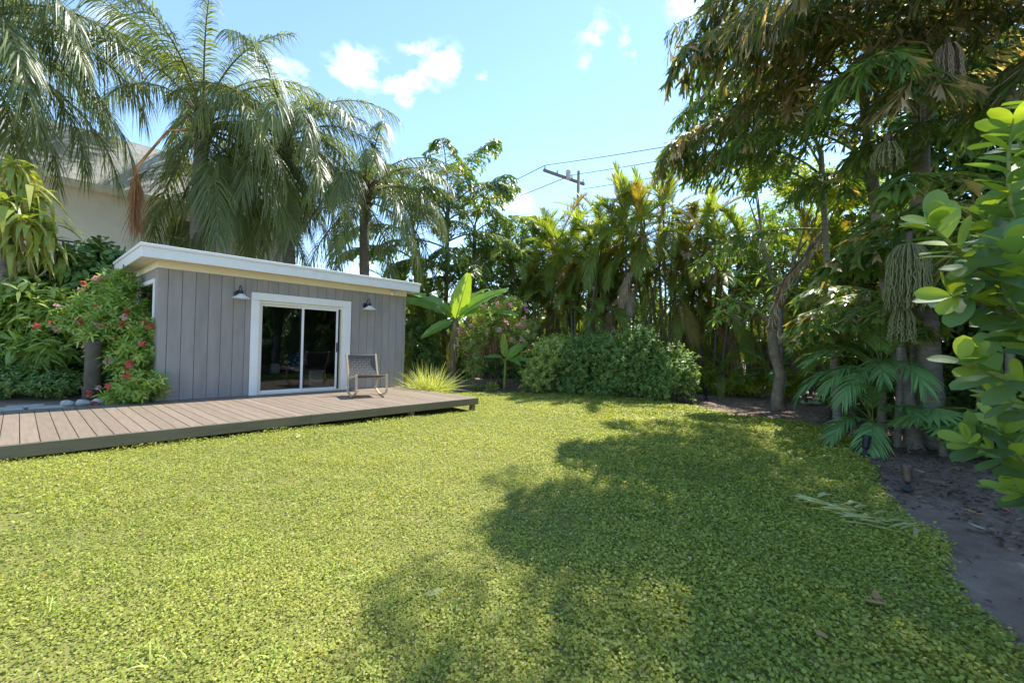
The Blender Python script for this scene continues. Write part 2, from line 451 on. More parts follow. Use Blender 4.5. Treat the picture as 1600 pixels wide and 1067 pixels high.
T_STRIP4 = tmpl_strip(4, lambda a: .5 * min(1, .55 + 2.2 * a) * (1 - a ** 3) + .02)
T_STRIP3 = tmpl_strip(3, lambda a: .5 * min(1, .5 + 2.2 * a) * (1 - a ** 2.5) + .02)
T_LEAF = (np.array([(0, 0, 0), (.32, -.5, .10), (.76, -.34, .07), (1, 0, -.04), (.76, .34, .07), (.32, .5, .10)], float), np.array([(0, 1, 2, 3), (0, 3, 4, 5)]))
T_OVAL = (np.array([(0, 0, 0), (.22, -.42, .06), (.68, -.5, .05), (1, 0, 0), (.68, .5, .05), (.22, .42, .06)], float), np.array([(0, 1, 2, 3), (0, 3, 4, 5)]))
T_WEDGE = (np.array([(0, 0, 0), (.55, -.24, .03), (1.0, -.52, .0), (.84, .02, .05), (1.12, .42, .0), (.5, .26, .03)], float), np.array([(0, 1, 2, 3), (0, 3, 4, 5)]))


def tmpl_long(n=5):
    V = []; F = []
    for i in range(n + 1):
        a = i / n; w = .5 * math.sin(math.pi * min(1, (a * .94 + .06)) ** .8) + .01
        V += [(a, -w, .06 * (w * 2)), (a, 0, 0), (a, w, .06 * (w * 2))]
    for i in range(n):
        F += [(3 * i, 3 * i + 1, 3 * i + 4, 3 * i + 3), (3 * i + 1, 3 * i + 2, 3 * i + 5, 3 * i + 4)]
    return np.array(V, float), np.array(F)


T_LONG = tmpl_long(5)


def unit(a):
    return a / np.maximum(np.linalg.norm(a, axis=-1, keepdims=True), 1e-9)


def leaves(mb, B, T, Nn, L, W, tm, droop=0.0, mat=0, tint=None):
    """place many leaves at once"""
    B = np.asarray(B, float); k = len(B)
    if k == 0: return
    T = unit(np.asarray(T, float)); Nn = np.asarray(Nn, float)
    S = unit(np.cross(Nn, T)); Nn = np.cross(T, S)
    L = np.broadcast_to(np.asarray(L, float), (k,)); W = np.broadcast_to(np.asarray(W, float), (k,))
    D = np.broadcast_to(np.asarray(droop, float), (k,))
    tv, tf = tm; nv = len(tv)
    V = (B[:, None, :] + T[:, None, :] * (tv[None, :, 0] * L[:, None])[..., None]
         + S[:, None, :] * (tv[None, :, 1] * W[:, None])[..., None]
         + Nn[:, None, :] * (tv[None, :, 2] * W[:, None])[..., None])
    V[:, :, 2] -= D[:, None] * L[:, None] * tv[None, :, 0] ** 2
    F = (tf[None] + (np.arange(k) * nv)[:, None, None]).reshape(-1, tf.shape[1])
    if tint is None: tint = RNG.random(k)
    t = np.repeat(np.broadcast_to(tint, (k,)), len(tf))
    mb.add(V.reshape(-1, 3), F, mat, t)


def rand_dirs(n, r=RNG):
    return unit(r.normal(size=(n, 3)))


# ------------------------------------------------------------------ terrain
O = Vector((-5.218, 8.769, 0))           # foot of the shed front, left door jamb
D1 = Vector((math.cos(SHED_ANG), math.sin(SHED_ANG), 0)); D2 = Vector((-D1.y, D1.x, 0))


def SL(u, v, z=0.0):
    return O + D1 * u + D2 * v + Vector((0, 0, z))


def hz(x, y):
    """gentle lawn relief; rises a little along the left end of the deck"""
    x = np.asarray(x, float); y = np.asarray(y, float)
    u = (x - O.x) * D1.x + (y - O.y) * D1.y; v = (x - O.x) * D2.x + (y - O.y) * D2.y
    near = np.clip(1 - np.abs(v + 2.0) / 4.5, 0, 1); near = near * near * (3 - 2 * near)
    t = np.clip((3.8 - u) / 6.5, 0, 1.2)
    return near * (.035 + .12 * t) + .012 * np.sin(x * 1.7 + y * .6) * np.cos(y * 1.3 - x * .4)


LAWN = [(-14, -9), (1.0, -9), (1.55, -2), (1.9, .6), (2.38, 2.0), (2.72, 2.5), (3.08, 3.0), (3.42, 3.6), (3.72, 4.25), (4.3, 5.1), (4.95, 6.15), (5.5, 7.1), (6.3, 8.2), (6.35, 8.75), (5.6, 9.5),
        (4.9, 10.6), (4.3, 11.7), (3.5, 12.5), (2.2, 13.0), (.9, 13.35), (-.6, 13.0), (-1.7, 12.6), (-2.6, 11.6), (-14, -1)]


def in_poly(x, y, poly):
    c = np.zeros(len(x), bool); n = len(poly)
    for i in range(n):
        x0, y0 = poly[i]; x1, y1 = poly[(i + 1) % n]
        if y0 == y1: continue
        c ^= ((y0 > y) != (y1 > y)) & (x < (x1 - x0) * (y - y0) / (y1 - y0) + x0)
    return c


def edge_noise(x, y):
    return .10 * np.sin(3.1 * x + 1.7 * y) + .07 * np.sin(7.3 * y - 4.1 * x) + .04 * np.sin(17 * x + 9 * y)


def make_ground():
    xs = np.concatenate([[-400, -150, -60, -30], np.arange(-16, 22, .5), [30, 60, 150, 400]])
    ys = np.concatenate([[-300, -100, -30], np.arange(-12, 26, .5), [32, 50, 90, 200, 600, 1200]])
    X, Y = np.meshgrid(xs, ys)
    Z = hz(X, Y)
    V = np.stack([X, Y, Z - .012], -1).reshape(-1, 3); w = len(xs)
    F = [(j * w + i, j * w + i + 1, (j + 1) * w + i + 1, (j + 1) * w + i) for j in range(len(ys) - 1) for i in range(w - 1)]
    mb = MB(); mb.add(V, F, 0, .5, True)
    struct(mb.build('ground', 'soil'), 'dark sandy soil of the planting beds and beyond')
    # the lawn: a fine sheet cut along the bed edge
    st = .12
    xs = np.arange(-14, 7, st); ys = np.arange(-9, 14, st)
    X, Y = np.meshgrid(xs, ys); w = len(xs)
    cx = X[:-1, :-1] + st / 2; cyy = Y[:-1, :-1] + st / 2
    en = edge_noise(cx, cyy).ravel()
    keep = in_poly(cx.ravel() + en, cyy.ravel() + en * .6, LAWN)
    Z = hz(X, Y) + .006
    idx = np.arange(X.size).reshape(X.shape)
    F = np.stack([idx[:-1, :-1], idx[:-1, 1:], idx[1:, 1:], idx[1:, :-1]], -1).reshape(-1, 4)[keep]
    used, inv = np.unique(F, return_inverse=True)
    V = np.stack([X, Y, Z], -1).reshape(-1, 3)[used]
    mb = MB(); mb.add(V, inv.reshape(-1, 4), 0, .5, True)
    struct(mb.build('lawn', 'turf'), 'lawn of low ground cover in front of the deck')


make_ground()


def make_cover():
    """creeping leaves of the lawn, denser and finer near where one stands"""
    mb = MB()
    zones = [(-3.5, 4.6, .9, 3.4, 8600, .0102), (-6, 5.5, 3.4, 5.6, 5200, .0122), (-8, 7, 5.6, 8.6, 2900, .0155), (-6, 7, 8.6, 13.8, 1500, .021), (-9, 3, -5, .9, 350, .025), (-9, -3.5, .9, 3.4, 900, .02)]
    for (x0, x1, y0, y1, dens, size) in zones:
        n = int((x1 - x0) * (y1 - y0) * dens)
        x = RNG.uniform(x0, x1, n); y = RNG.uniform(y0, y1, n)
        en = edge_noise(x, y) + RNG.normal(0, .05, n)
        u = (x - O.x) * D1.x + (y - O.y) * D1.y; v = (x - O.x) * D2.x + (y - O.y) * D2.y
        k = in_poly(x + en, y + en * .6, LAWN) & ~((v > -2.93) & (u < 3.5))
        pat = np.sin(x * 2.3 + 1.1 * np.sin(y * 1.9)) * np.sin(y * 2.7 + np.sin(x * 3.1)) + .5 * np.sin(x * 9 + y * 5) * np.sin(y * 8 - x * 6)
        k &= RNG.random(n) < np.clip(.9 + .24 * pat, .55, 1)
        x, y, pat = x[k], y[k], pat[k]; n = len(x)
        az = RNG.uniform(0, 2 * np.pi, n); el = RNG.normal(.25, .38, n)
        T = np.stack([np.cos(az) * np.cos(el), np.sin(az) * np.cos(el), np.sin(el)], -1)
        Nn = np.array([0, 0, 1.]) + RNG.normal(0, .38, (n, 3))
        zh = hz(x, y) + .008 + RNG.random(n) ** 1.2 * .042 * (1 + .5 * pat)
        L = size * RNG.uniform(.75, 1.6, n) * (1 + .55 * np.clip((x - .2 * y + 1.0) / 1.6, 0, 1))
        tint = np.clip(RNG.normal(.42, .2, n) + .12 * pat + .13 * np.sin(x * .9 + 1.3 * np.sin(y * .7)) * np.sin(y * .8 + x * .3), 0, 1)
        tint = np.where(RNG.random(n) < .025, 1.0, tint)
        leaves(mb, np.stack([x, y, zh], -1), T, Nn, L, L * RNG.uniform(.7, 1.05, n), T_OVAL, .1, 0, tint)
    o = mb.build('ground_cover', 'cover'); tag(o, 'low creeping green leaves covering the lawn', 'ground cover', kind='stuff')
    # grass blades among them
    mb = MB()
    n = 80000
    x = RNG.uniform(-8, 7, n); y = 1.0 + 12.8 * RNG.random(n) ** 1.25
    clump = np.sin(x * 1.3 + 2) * np.sin(y * 1.1 + x * .5) + .6 * np.sin(x * 4.1 - y * 2.3)
    u = (x - O.x) * D1.x + (y - O.y) * D1.y; v = (x - O.x) * D2.x + (y - O.y) * D2.y
    k = in_poly(x, y, LAWN) & ~((v > -2.95) & (u < 3.5)) & (RNG.random(n) < np.clip(.55 + .4 * clump - .09 * (x - 1) + .02 * y, .08, 1))
    x, y = x[k], y[k]; n = len(x)
    az = RNG.uniform(0, 2 * np.pi, n); el = np.abs(RNG.normal(.65, .35, n))
    T = np.stack([np.cos(az) * np.cos(el), np.sin(az) * np.cos(el), np.sin(el)], -1)
    leaves(mb, np.stack([x, y, hz(x, y) + .004], -1), T, np.array([0, 0, 1.]) + RNG.normal(0, .4, (n, 3)), RNG.uniform(.035, .085, n), .0042 + .0002 * y, T_STRIP3, .45)
    # a few longer tufts
    for (px, py) in [(170, 890), (365, 850), (330, 880), (130, 800), (390, 860), (570, 1045), (430, 1050), (250, 1040), (560, 905), (640, 940), (300, 900), (80, 960), (700, 1010), (120, 720), (250, 690), (500, 900), (730, 990), (690, 960)]:
        d = fw + RT * ((px - 800) / FPX) + UP * ((533.5 - py) / FPX); t = -CAM_H / d.z
        c = np.array([d.x * t, d.y * t]); n = 26
        q = c + RNG.normal(0, .05, (n, 2)); az = RNG.uniform(0, 2 * np.pi, n); el = RNG.uniform(.35, 1.1, n)
        T = np.stack([np.cos(az) * np.cos(el), np.sin(az) * np.cos(el), np.sin(el)], -1)
        leaves(mb, np.stack([q[:, 0], q[:, 1], hz(q[:, 0], q[:, 1])], -1), T, np.array([0, 0, 1.]) + RNG.normal(0, .3, (n, 3)), RNG.uniform(.08, .19, n), .008, T_STRIP4, .5)
    tag(mb.build('lawn_grass', 'blade'), 'thin grass blades and tufts growing through the lawn cover', 'grass', kind='stuff')
    # mulch and leaf litter on the beds
    mb = MB()
    n = 42000
    x = RNG.uniform(1.6, 10, n); y = RNG.uniform(1.0, 13.5, n)
    en = edge_noise(x, y)
    path = (np.abs(x - (2.9 + .35 * (y - 2))) < .42) & (y < 4.2)
    k = ~in_poly(x + en, y + en * .6, LAWN) & (RNG.random(n) < np.where(path, .10, np.clip(1.25 - .07 * y, .25, 1)))
    x, y = x[k], y[k]; n = len(x)
    az = RNG.uniform(0, 2 * np.pi, n); el = RNG.normal(.05, .25, n)
    T = np.stack([np.cos(az) * np.cos(el), np.sin(az) * np.cos(el), np.sin(el)], -1)
    L = RNG.uniform(.018, .075, n)
    leaves(mb, np.stack([x, y, hz(x, y) + RNG.random(n) * .018 - .006], -1), T, np.array([0, 0, 1.]) + RNG.normal(0, .35, (n, 3)), L, L * RNG.uniform(.2, .5, n), T_LEAF, .1)
    tag(mb.build('mulch', 'mulch'), 'dark bark mulch and leaf litter on the planting bed', 'mulch', kind='stuff')


make_cover()


# ------------------------------------------------------------------ deck
DZ = .32


def make_deck():
    d = thing('deck', 'low brown composite board deck in front of the grey shed', 'deck', tuple(O), SHED_ANG)
    pitch, gap = .1445, .006
    mb = MB().bbox(0, pitch - gap, -2.965, 0.0, DZ - .025, DZ, .003)
    me = mb.mesh('board', 'deck')
    u = -7.4
    while u + pitch - gap < 3.56:
        b = inst('board', me, d, (u, RNG.uniform(-.002, .002), RNG.uniform(-.0015, .0015)))
        u += pitch
    end = u - gap
    d_len = 3.65
    for i in range(3):
        MB().bbox(-7.4 + i * d_len, min(end + .028, -7.4 + (i + 1) * d_len - .004), -2.995, -2.969, DZ - .140, DZ - .004, .003).build('fascia_board', 'fascia', d)
    MB().bbox(end + .004, end + .028, -2.967, -.02, DZ - .140, DZ - .004, .003).build('fascia_board', 'fascia', d)
    # little screws on the front board
    sm = MB().lathe([(0, .002), (.006, .002), (.007, 0)], 8, 0, (0, 0, 0), (0, -1, 0)).mesh('screw', 'bronze')
    for k in range(24):
        for dz in (.03, .10):
            inst('screw', sm, d, (-7.0 + k * .43, -2.9955, DZ - .02 - dz))
    pm = MB().bbox(-.045, .045, -.045, .045, -.25, DZ - .027, .004).mesh('post', 'timber')
    for uu in (-7.2, -5.4, -3.6, -1.8, 0, 1.8, end - .07):
        for vv in (-2.90, -.3):
            inst('post', pm, d, (uu, vv, 0))
    for vv in (-2.80, -1.5, -.2):
        MB().box(-7.35, end - .02, vv, vv + .045, DZ - .16, DZ - .027).build('joist', 'timber', d)


make_deck()


# ------------------------------------------------------------------ shed
def make_shed():
    s = thing('garden_shed', 'grey board sided garden shed with white flat roof edge and glass sliding door', 'shed', tuple(O), SHED_ANG)
    U0, U1, V1 = -1.49, 3.60, 2.40
    zt = 2.66
    # groove-backed walls
    MB().box(U0 + .012, -.02, .012, .09, .0, zt).build('wall_backing', 'siding_gap', s)
    MB().box(2.08, U1 - .012, .012, .09, .0, zt).build('wall_backing', 'siding_gap', s)
    MB().box(-.02, 2.08, .012, .09, 2.30, zt).build('wall_backing', 'siding_gap', s)
    # front siding boards
    edges = [U0, -1.36] + [round(-1.36 + .2045 * i, 4) for i in range(1, 25)]
    edges = [e for e in edges if e < U1 - .05] + [U1]
    for a, b in zip(edges[:-1], edges[1:]):
        lo = DZ + .004
        if b > -.03 and a < 2.0: lo = 2.396
        MB().bbox(a + .003, b - .004, -.006, .0115, lo, zt, .002).build('siding_board', 'siding', s)
        if a < -.05 < b: MB().bbox(a + .003, -.035, -.006, .0115, DZ + .004, 2.394, .002).build('siding_board', 'siding', s)
        if a < 2.0 < b and b > 2.1: MB().bbox(2.092, b - .004, -.006, .0115, DZ + .004, 2.394, .002).build('siding_board', 'siding', s)
    # left wall: boards round the window
    wv0, wv1, wz0, wz1 = .36, 1.80, 1.08, 2.42
    MB().box(U0 + .012, U0 + .09, .092, wv0, 0, zt).build('wall_backing', 'siding_gap', s)
    MB().box(U0 + .012, U0 + .09, wv1, V1, 0, zt).build('wall_backing', 'siding_gap', s)
    MB().box(U0 + .012, U0 + .09, wv0, wv1, 0, wz0).build('wall_backing', 'siding_gap', s)
    MB().box(U0 + .012, U0 + .09, wv0, wv1, wz1, zt).build('wall_backing', 'siding_gap', s)
    v = .012
    while v < V1 - .02:
        v2 = min(v + .3, V1)
        if v2 > wv0 + .01 and v < wv1 - .01:
            MB().bbox(U0 - .006, U0 + .0115, v + .001, v2 - .002, wz1 + .07, zt, .002).build('siding_board', 'siding', s)
            MB().bbox(U0 - .006, U0 + .0115, v + .001, v2 - .002, 0.02, wz0 - .07, .002).build('siding_board', 'siding', s)
        else:
            MB().bbox(U0 - .006, U0 + .0115, v + .001, v2 - .002, 0.02, zt, .002).build('siding_board', 'siding', s)
        v = v2
    # right and rear walls
    MB().box(U1 - .09, U1 - .012, .092, V1, 0, zt).build('wall', 'siding', s)
    MB().box(U0 + .092, U1 - .092, V1 - .08, V1, 0, zt).build('wall', 'siding', s)
    MB().bbox(U1 - .010, U1 + .012, -.02, .11, DZ + .004, zt, .003).build('corner_trim', 'siding', s)
    # side window
    w = MB()
    for (a, b, c, e) in ((wv0 - .08, wv1 + .08, wz1, wz1 + .075), (wv0 - .08, wv1 + .08, wz0 - .075, wz0), (wv0 - .08, wv0, wz0 + .001, wz1 - .001), (wv1, wv1 + .08, wz0 + .001, wz1 - .001)):
        w.bbox(U0 - .026, U0 + .012, a, b, c, e, .003)
    wo = w.build('window', 'white', s)
    MB().box(U0 + .005, U0 + .011, wv0, wv1, wz0, wz1).build('pane', 'winglass', wo)
    MB().box(U0 + .016, U0 + .03, wv0, wv1, (wz0 + wz1) / 2 - .02, (wz0 + wz1) / 2 + .02).build('sash_rail', 'white', wo)
    MB().box(U0 + .10, U0 + .11, wv0 - .05, wv1 + .05, wz0 + .45, wz1 + .02).build('blind', 'white', wo)
    # frieze, soffit, fascia, roof
    MB().bbox(U0 - .03, U1 + .03, -.030, .085, zt + .001, 2.80, .003).build('frieze_board', 'cream', s)
    MB().bbox(U0 - .03, U0 + .08, .087, V1, zt + .001, 2.80, .003).build('frieze_board', 'cream', s)
    RU0, RU1, RV0, RV1 = -1.79, 3.80, -.36, 2.72
    MB().box(RU0 + .03, RU1 - .03, RV0 + .03, RV1 - .03, 2.802, 2.83).build('soffit', 'cream', s)
    MB().bbox(RU0, RU1, RV0, RV0 + .028, 2.770, 2.945, .003).build('fascia', 'white', s)
    MB().bbox(RU0, RU0 + .028, RV0 + .030, RV1, 2.770, 2.945, .003).build('fascia', 'white', s)
    MB().bbox(RU1 - .028, RU1, RV0 + .030, RV1, 2.770, 2.945, .003).build('fascia', 'white', s)
    MB().bbox(RU0 - .025, RU1 + .025, RV0 - .025, RV0 + .05, 2.947, 3.000, .004).build('drip_edge', 'white', s)
    MB().bbox(RU0 - .025, RU0 + .05, RV0 + .052, RV1 + .02, 2.947, 3.000, .004).build('drip_edge', 'white', s)
    MB().bbox(RU1 - .05, RU1 + .025, RV0 + .052, RV1 + .02, 2.947, 3.000, .004).build('drip_edge', 'white', s)
    MB().box(RU0 + .03, RU1 - .03, RV0 + .03, RV1, 2.90, 2.99).build('roof', 'roofing', s)
    # door surround
    MB().bbox(-.033, .118, -.034, -.008, DZ + .003, 2.24, .003).build('door_casing', 'white', s)
    MB().bbox(1.905, 2.09, -.034, -.008, DZ + .003, 2.24, .003).build('door_casing', 'white', s)
    MB().bbox(-.033, 2.09, -.034, -.008, 2.242, 2.392, .003).build('door_casing', 'white', s)
    d = MB()
    d.bbox(.10, .155, -.007, .12, DZ + .002, 2.238, .002).bbox(1.87, 1.925, -.007, .12, DZ + .002, 2.238, .002).bbox(.156, 1.869, -.007, .12, 2.185, 2.238, .002).bbox(.156, 1.869, -.007, .12, DZ + .002, DZ + .03, .002)
    d = d.build('door_frame', 'cream', s)

    def sash(u0, u1, v0, nm):
        f = MB(); z0, z1 = DZ + .032, 2.183
        f.bbox(u0, u0 + .042, v0, v0 + .03, z0, z1, .002).bbox(u1 - .042, u1, v0, v0 + .03, z0, z1, .002)
        f.bbox(u0 + .043, u1 - .043, v0, v0 + .03, z1 - .045, z1, .002).bbox(u0 + .043, u1 - .043, v0, v0 + .03, z0, z0 + .05, .002)
        o = f.build(nm, 'white', s)
        MB().box(u0 + .04, u1 - .04, v0 + .012, v0 + .018, z0 + .045, z1 - .04).build('pane', 'glass', o)
        return o
    sash(.158, 1.035, .045, 'door_sash')
    b = sash(.985, 1.80, .012, 'door_sash')
    MB().bbox(1.765, 1.785, -.012, .011, 1.20, 1.42, .003).build('handle', 'black', b)
    MB().box(1.806, 1.866, .075, .085, DZ + .03, 2.185).build('screen_edge', 'black', d)
    # the dim room behind the glass
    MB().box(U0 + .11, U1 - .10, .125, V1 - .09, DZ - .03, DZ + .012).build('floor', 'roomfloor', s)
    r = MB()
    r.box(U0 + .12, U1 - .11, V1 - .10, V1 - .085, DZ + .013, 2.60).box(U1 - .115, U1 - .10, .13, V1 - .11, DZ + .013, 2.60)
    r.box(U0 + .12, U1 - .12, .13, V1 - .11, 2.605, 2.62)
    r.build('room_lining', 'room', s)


make_shed()


def make_wall_lamp(u, label):
    l = thing('wall_lamp', label, 'lamp', tuple(SL(u, -.007, 2.33)), SHED_ANG, 'barn lamps beside the shed door')
    MB().lathe([(0, .03), (.055, .03), (.066, .02), (.066, 0)], 20, 0, (0, 0, 0), (0, -1, 0)).build('wall_plate', 'black', l)
    pts = [(0, -.02, 0), (0, -.05, .02), (0, -.07, .09), (0, -.11, .145), (0, -.16, .15), (0, -.20, .11), (0, -.205, .04)]
    P2 = []
    for i in range(len(pts) - 1):
        for k in range(3): P2.append(tuple(np.array(pts[i]) + (np.array(pts[i + 1]) - np.array(pts[i])) * k / 3))
    P2.append(pts[-1])
    MB().tube(P2, .009, 8).build('gooseneck', 'black', l)
    MB().lathe([(.0, .055), (.032, .055), (.036, .04), (.036, -.015), (.03, -.02)], 16, 0, (0, -.205, 0)).build('socket', 'black', l)
    MB().lathe([(.034, -.012), (.06, -.03), (.11, -.068), (.160, -.098), (.162, -.104), (.155, -.100), (.105, -.072), (.055, -.036), (.03, -.02)], 28, 0, (0, -.205, 0)).build('lamp_shade', 'enamel', l)
    bm = bmesh.new(); bmesh.ops.create_uvsphere(bm, u_segments=10, v_segments=8, radius=.028)
    b = MB(); b.frombm(bm, 0, True, Matrix.Translation((0, -.205, -.055))); b.build('bulb', 'enamel', l)


make_wall_lamp(-.27, 'barn lamp with white shade on grey boards by the flowering bush side of the door')
make_wall_lamp(2.46, 'barn lamp with white shade on grey boards above the rocking chair')


def make_flood():
    l = thing('security_light', 'small white twin head security light under the shed eave', 'light', tuple(SL(3.17, -.031, 2.74)), SHED_ANG)
    MB().lathe([(0, .02), (.04, .02), (.045, 0)], 14, 0, (0, 0, 0), (0, -1, 0)).build('base_plate', 'enamel', l)
    for sgn in (-1, 1):
        a = Vector((sgn * .05, -.10, -.05))
        MB().tube([(sgn * .01, -.02, 0), (sgn * .03, -.05, -.01), tuple(a * .75)], .009, 6).build('arm', 'enamel', l)
        h = MB().lathe([(0, -.03), (.02, -.03), (.03, 0), (.042, .045), (.038, .045), (.0, .035)], 14, 0, tuple(a), (sgn * .5, -.8, -.5)).build('lamp_head', 'enamel', l)


make_flood()


# things inside the shed, seen dimly through the glass
def make_inside():
    bm = bmesh.new(); bmesh.ops.create_uvsphere(bm, u_segments=20, v_segments=12, radius=.24)
    m = MB(); m.frombm(bm, 0, True, Matrix.Diagonal((1, .5, 1, 1)))
    bench = thing('bench', 'dark low bench inside the shed behind the glass', 'bench', tuple(SL(1.2, .80, DZ + .012)), SHED_ANG)
    MB().bbox(-.8, .8, -.25, .25, .30, .36, .006).build('seat', 'black', bench)
    lm = MB().bbox(-.03, .03, -.03, .03, 0, .298, .004).mesh('leg', 'black')
    for a in (-.72, .72):
        for b in (-.2, .2): inst('leg', lm, bench, (a, b, 0))
    o = m.build('cushion', 'cushion'); o.location = tuple(SL(1.22, .80, DZ + .012 + .36 + .24)); o.rotation_euler = (0, 0, SHED_ANG)
    tag(o, 'round blue and white patterned cushion inside the shed', 'cushion')
    o = MB().lathe([(0, 0), (.085, 0), (.10, .03), (.10, .20), (.085, .225), (.06, .225), (.06, .10), (0, .10)], 20).build('jar', 'enamel')
    o.location = tuple(SL(.72, .72, DZ + .372)); tag(o, 'small white pot beside the patterned cushion inside the shed', 'pot')
    t = MB().bbox(-.16, .16, -.16, .16, 0, .42, .01).bbox(-.18, .18, -.18, .18, .421, .45, .006).build('side_table', 'enamel')
    t.location = tuple(SL(1.40, .34, DZ + .012)); t.rotation_euler = (0, 0, SHED_ANG); tag(t, 'white cube side table just inside the glass door', 'table')


make_inside()


# ------------------------------------------------------------------ rocking chair
def make_chair():
    face = math.atan2(-.96, .29) + R_(20)
    c = thing('rocking_chair', 'pale wood rocking chair with woven charcoal straps on the deck', 'chair', (-3.02, 9.16, DZ + .004), face)
    W = .31
    top, sr, sf, rf, rr = (-.40, .86), (-.22, .36), (.30, .455), (.335, .10), (-.30, .095)

    def bar(a, b, y, w=.058, t=.036):
        mb = MB(); va = np.array([a[0], y, a[1]]); vb = np.array([b[0], y, b[1]])
        L = np.linalg.norm(vb - va)
        mb.bbox(-w / 2, w / 2, -t / 2, t / 2, 0, L, .004)
        q = Vector((0, 0, 1)).rotation_difference(Vector(vb - va)).to_matrix()
        mb.v = [np.asarray(v) @ np.array(q).T + va for v in mb.v]
        return mb
    for sgn in (-1, 1):
        y = sgn * W
        bar(sr, top, y).build('back_post', 'beech', c)
        bar((sr[0] - .001, sr[1] + .02), rr, y - sgn * .002, .04, .028).build('rear_leg', 'beech', c)
        bar((sf[0] + .004, sf[1] + .012), rf, y, .045, .032).build('front_leg', 'beech', c)
        bar((sr[0] + .03, sr[1] + .0), (sf[0] - .024, sf[1] - .02), y, .04, .026).build('seat_rail', 'beech', c)
        n = 12; V = []; F = []
        for i in range(n + 1):
            x = rr[0] - .03 + (rf[0] - rr[0] + .06) * i / n
            zc = .55 * (x - .02) ** 2 + .0
            zc = zc * 1.9
            for (dy, dz) in ((-.016, 0), (.016, 0), (.016, .038), (-.016, .038)): V.append((x, y + dy, zc + dz))
        for i in range(n):
            for j in range(4): F.append((i * 4 + j, i * 4 + (j + 1) % 4, (i + 1) * 4 + (j + 1) % 4, (i + 1) * 4 + j))
        F += [(3, 2, 1, 0), (n * 4, n * 4 + 1, n * 4 + 2, n * 4 + 3)]
        mb = MB(); mb.add(V, F); mb.build('rocker', 'beech', c)
    for (x, z) in ((top[0] + .012, top[1] - .03), (sr[0] + .03, sr[1] + .015), (sf[0] - .025, sf[1] - .012)):
        MB().tube([(x, -W + .016, z), (x, W - .016, z)], .012, 8).build('cross_bar', 'strap', c)
    # woven straps follow seat and back with a sag
    prof = []
    for i in range(19):
        t = i / 18
        if t < .5:
            k = t / .5; x = sf[0] - .025 + (sr[0] + .06 - sf[0]) * k; z = sf[1] + .002 + (sr[1] + .03 - sf[1]) * k - .035 * math.sin(math.pi * k)
        else:
            k = (t - .5) / .5; x = sr[0] + .04 + (top[0] + .01 - sr[0] - .04) * k + .0; z = sr[1] + .03 + (top[1] - .022 - sr[1] - .03) * k
            x -= .03 * math.sin(math.pi * k)
        prof.append((x, z))
    prof = np.array(prof)
    tang = np.gradient(prof, axis=0); tang /= np.linalg.norm(tang, axis=1)[:, None]
    nrm = np.stack([-tang[:, 1], tang[:, 0]], -1); nrm *= -1
    nl = 11

    def ribbon(C, Nv, Wd, hw, th):
        V = []; F = []; n = len(C)
        for i in range(n):
            for (a, b) in ((-1, -1), (1, -1), (1, 1), (-1, 1)): V.append(C[i] + Wd[i] * hw * a + Nv[i] * th * b)
        for i in range(n - 1):
            for j in range(4): F.append((i * 4 + j, i * 4 + (j + 1) % 4, (i + 1) * 4 + (j + 1) % 4, (i + 1) * 4 + j))
        F += [(3, 2, 1, 0), ((n - 1) * 4, (n - 1) * 4 + 1, (n - 1) * 4 + 2, (n - 1) * 4 + 3)]
        mb = MB(); mb.add(V, F); return mb
    N3 = np.stack([nrm[:, 0], np.zeros(19), nrm[:, 1]], -1); T3 = np.stack([tang[:, 0], np.zeros(19), tang[:, 1]], -1)
    C3 = np.stack([prof[:, 0], np.zeros(19), prof[:, 1]], -1)
    for j in range(nl):
        y = -W + .045 + (2 * W - .09) * j / (nl - 1)
        off = np.array([.004 * (1 if (i + j) % 2 else -1) for i in range(19)])
        C = C3 + N3 * off[:, None] + np.array([0, y, 0])
        ribbon(C, N3, np.tile([0, 1., 0], (19, 1)), .0215, .0014).build('strap', 'strap', c)
    for i in range(1, 18):
        ys = np.linspace(-W + .014, W - .014, nl * 2 + 1)
        off = []
        for q, yy in enumerate(ys):
            j = (q - 1) / 2
            off.append(0 if q % 2 == 0 else -.004 * (1 if (i + int(round(j))) % 2 else -1))
        C = C3[i] + np.array([0, 1., 0]) * ys[:, None] + N3[i] * np.array(off)[:, None]
        ribbon(C, np.tile(N3[i], (len(ys), 1)), np.tile(T3[i], (len(ys), 1)), .0195, .0014).build('strap', 'strap', c)


make_chair()


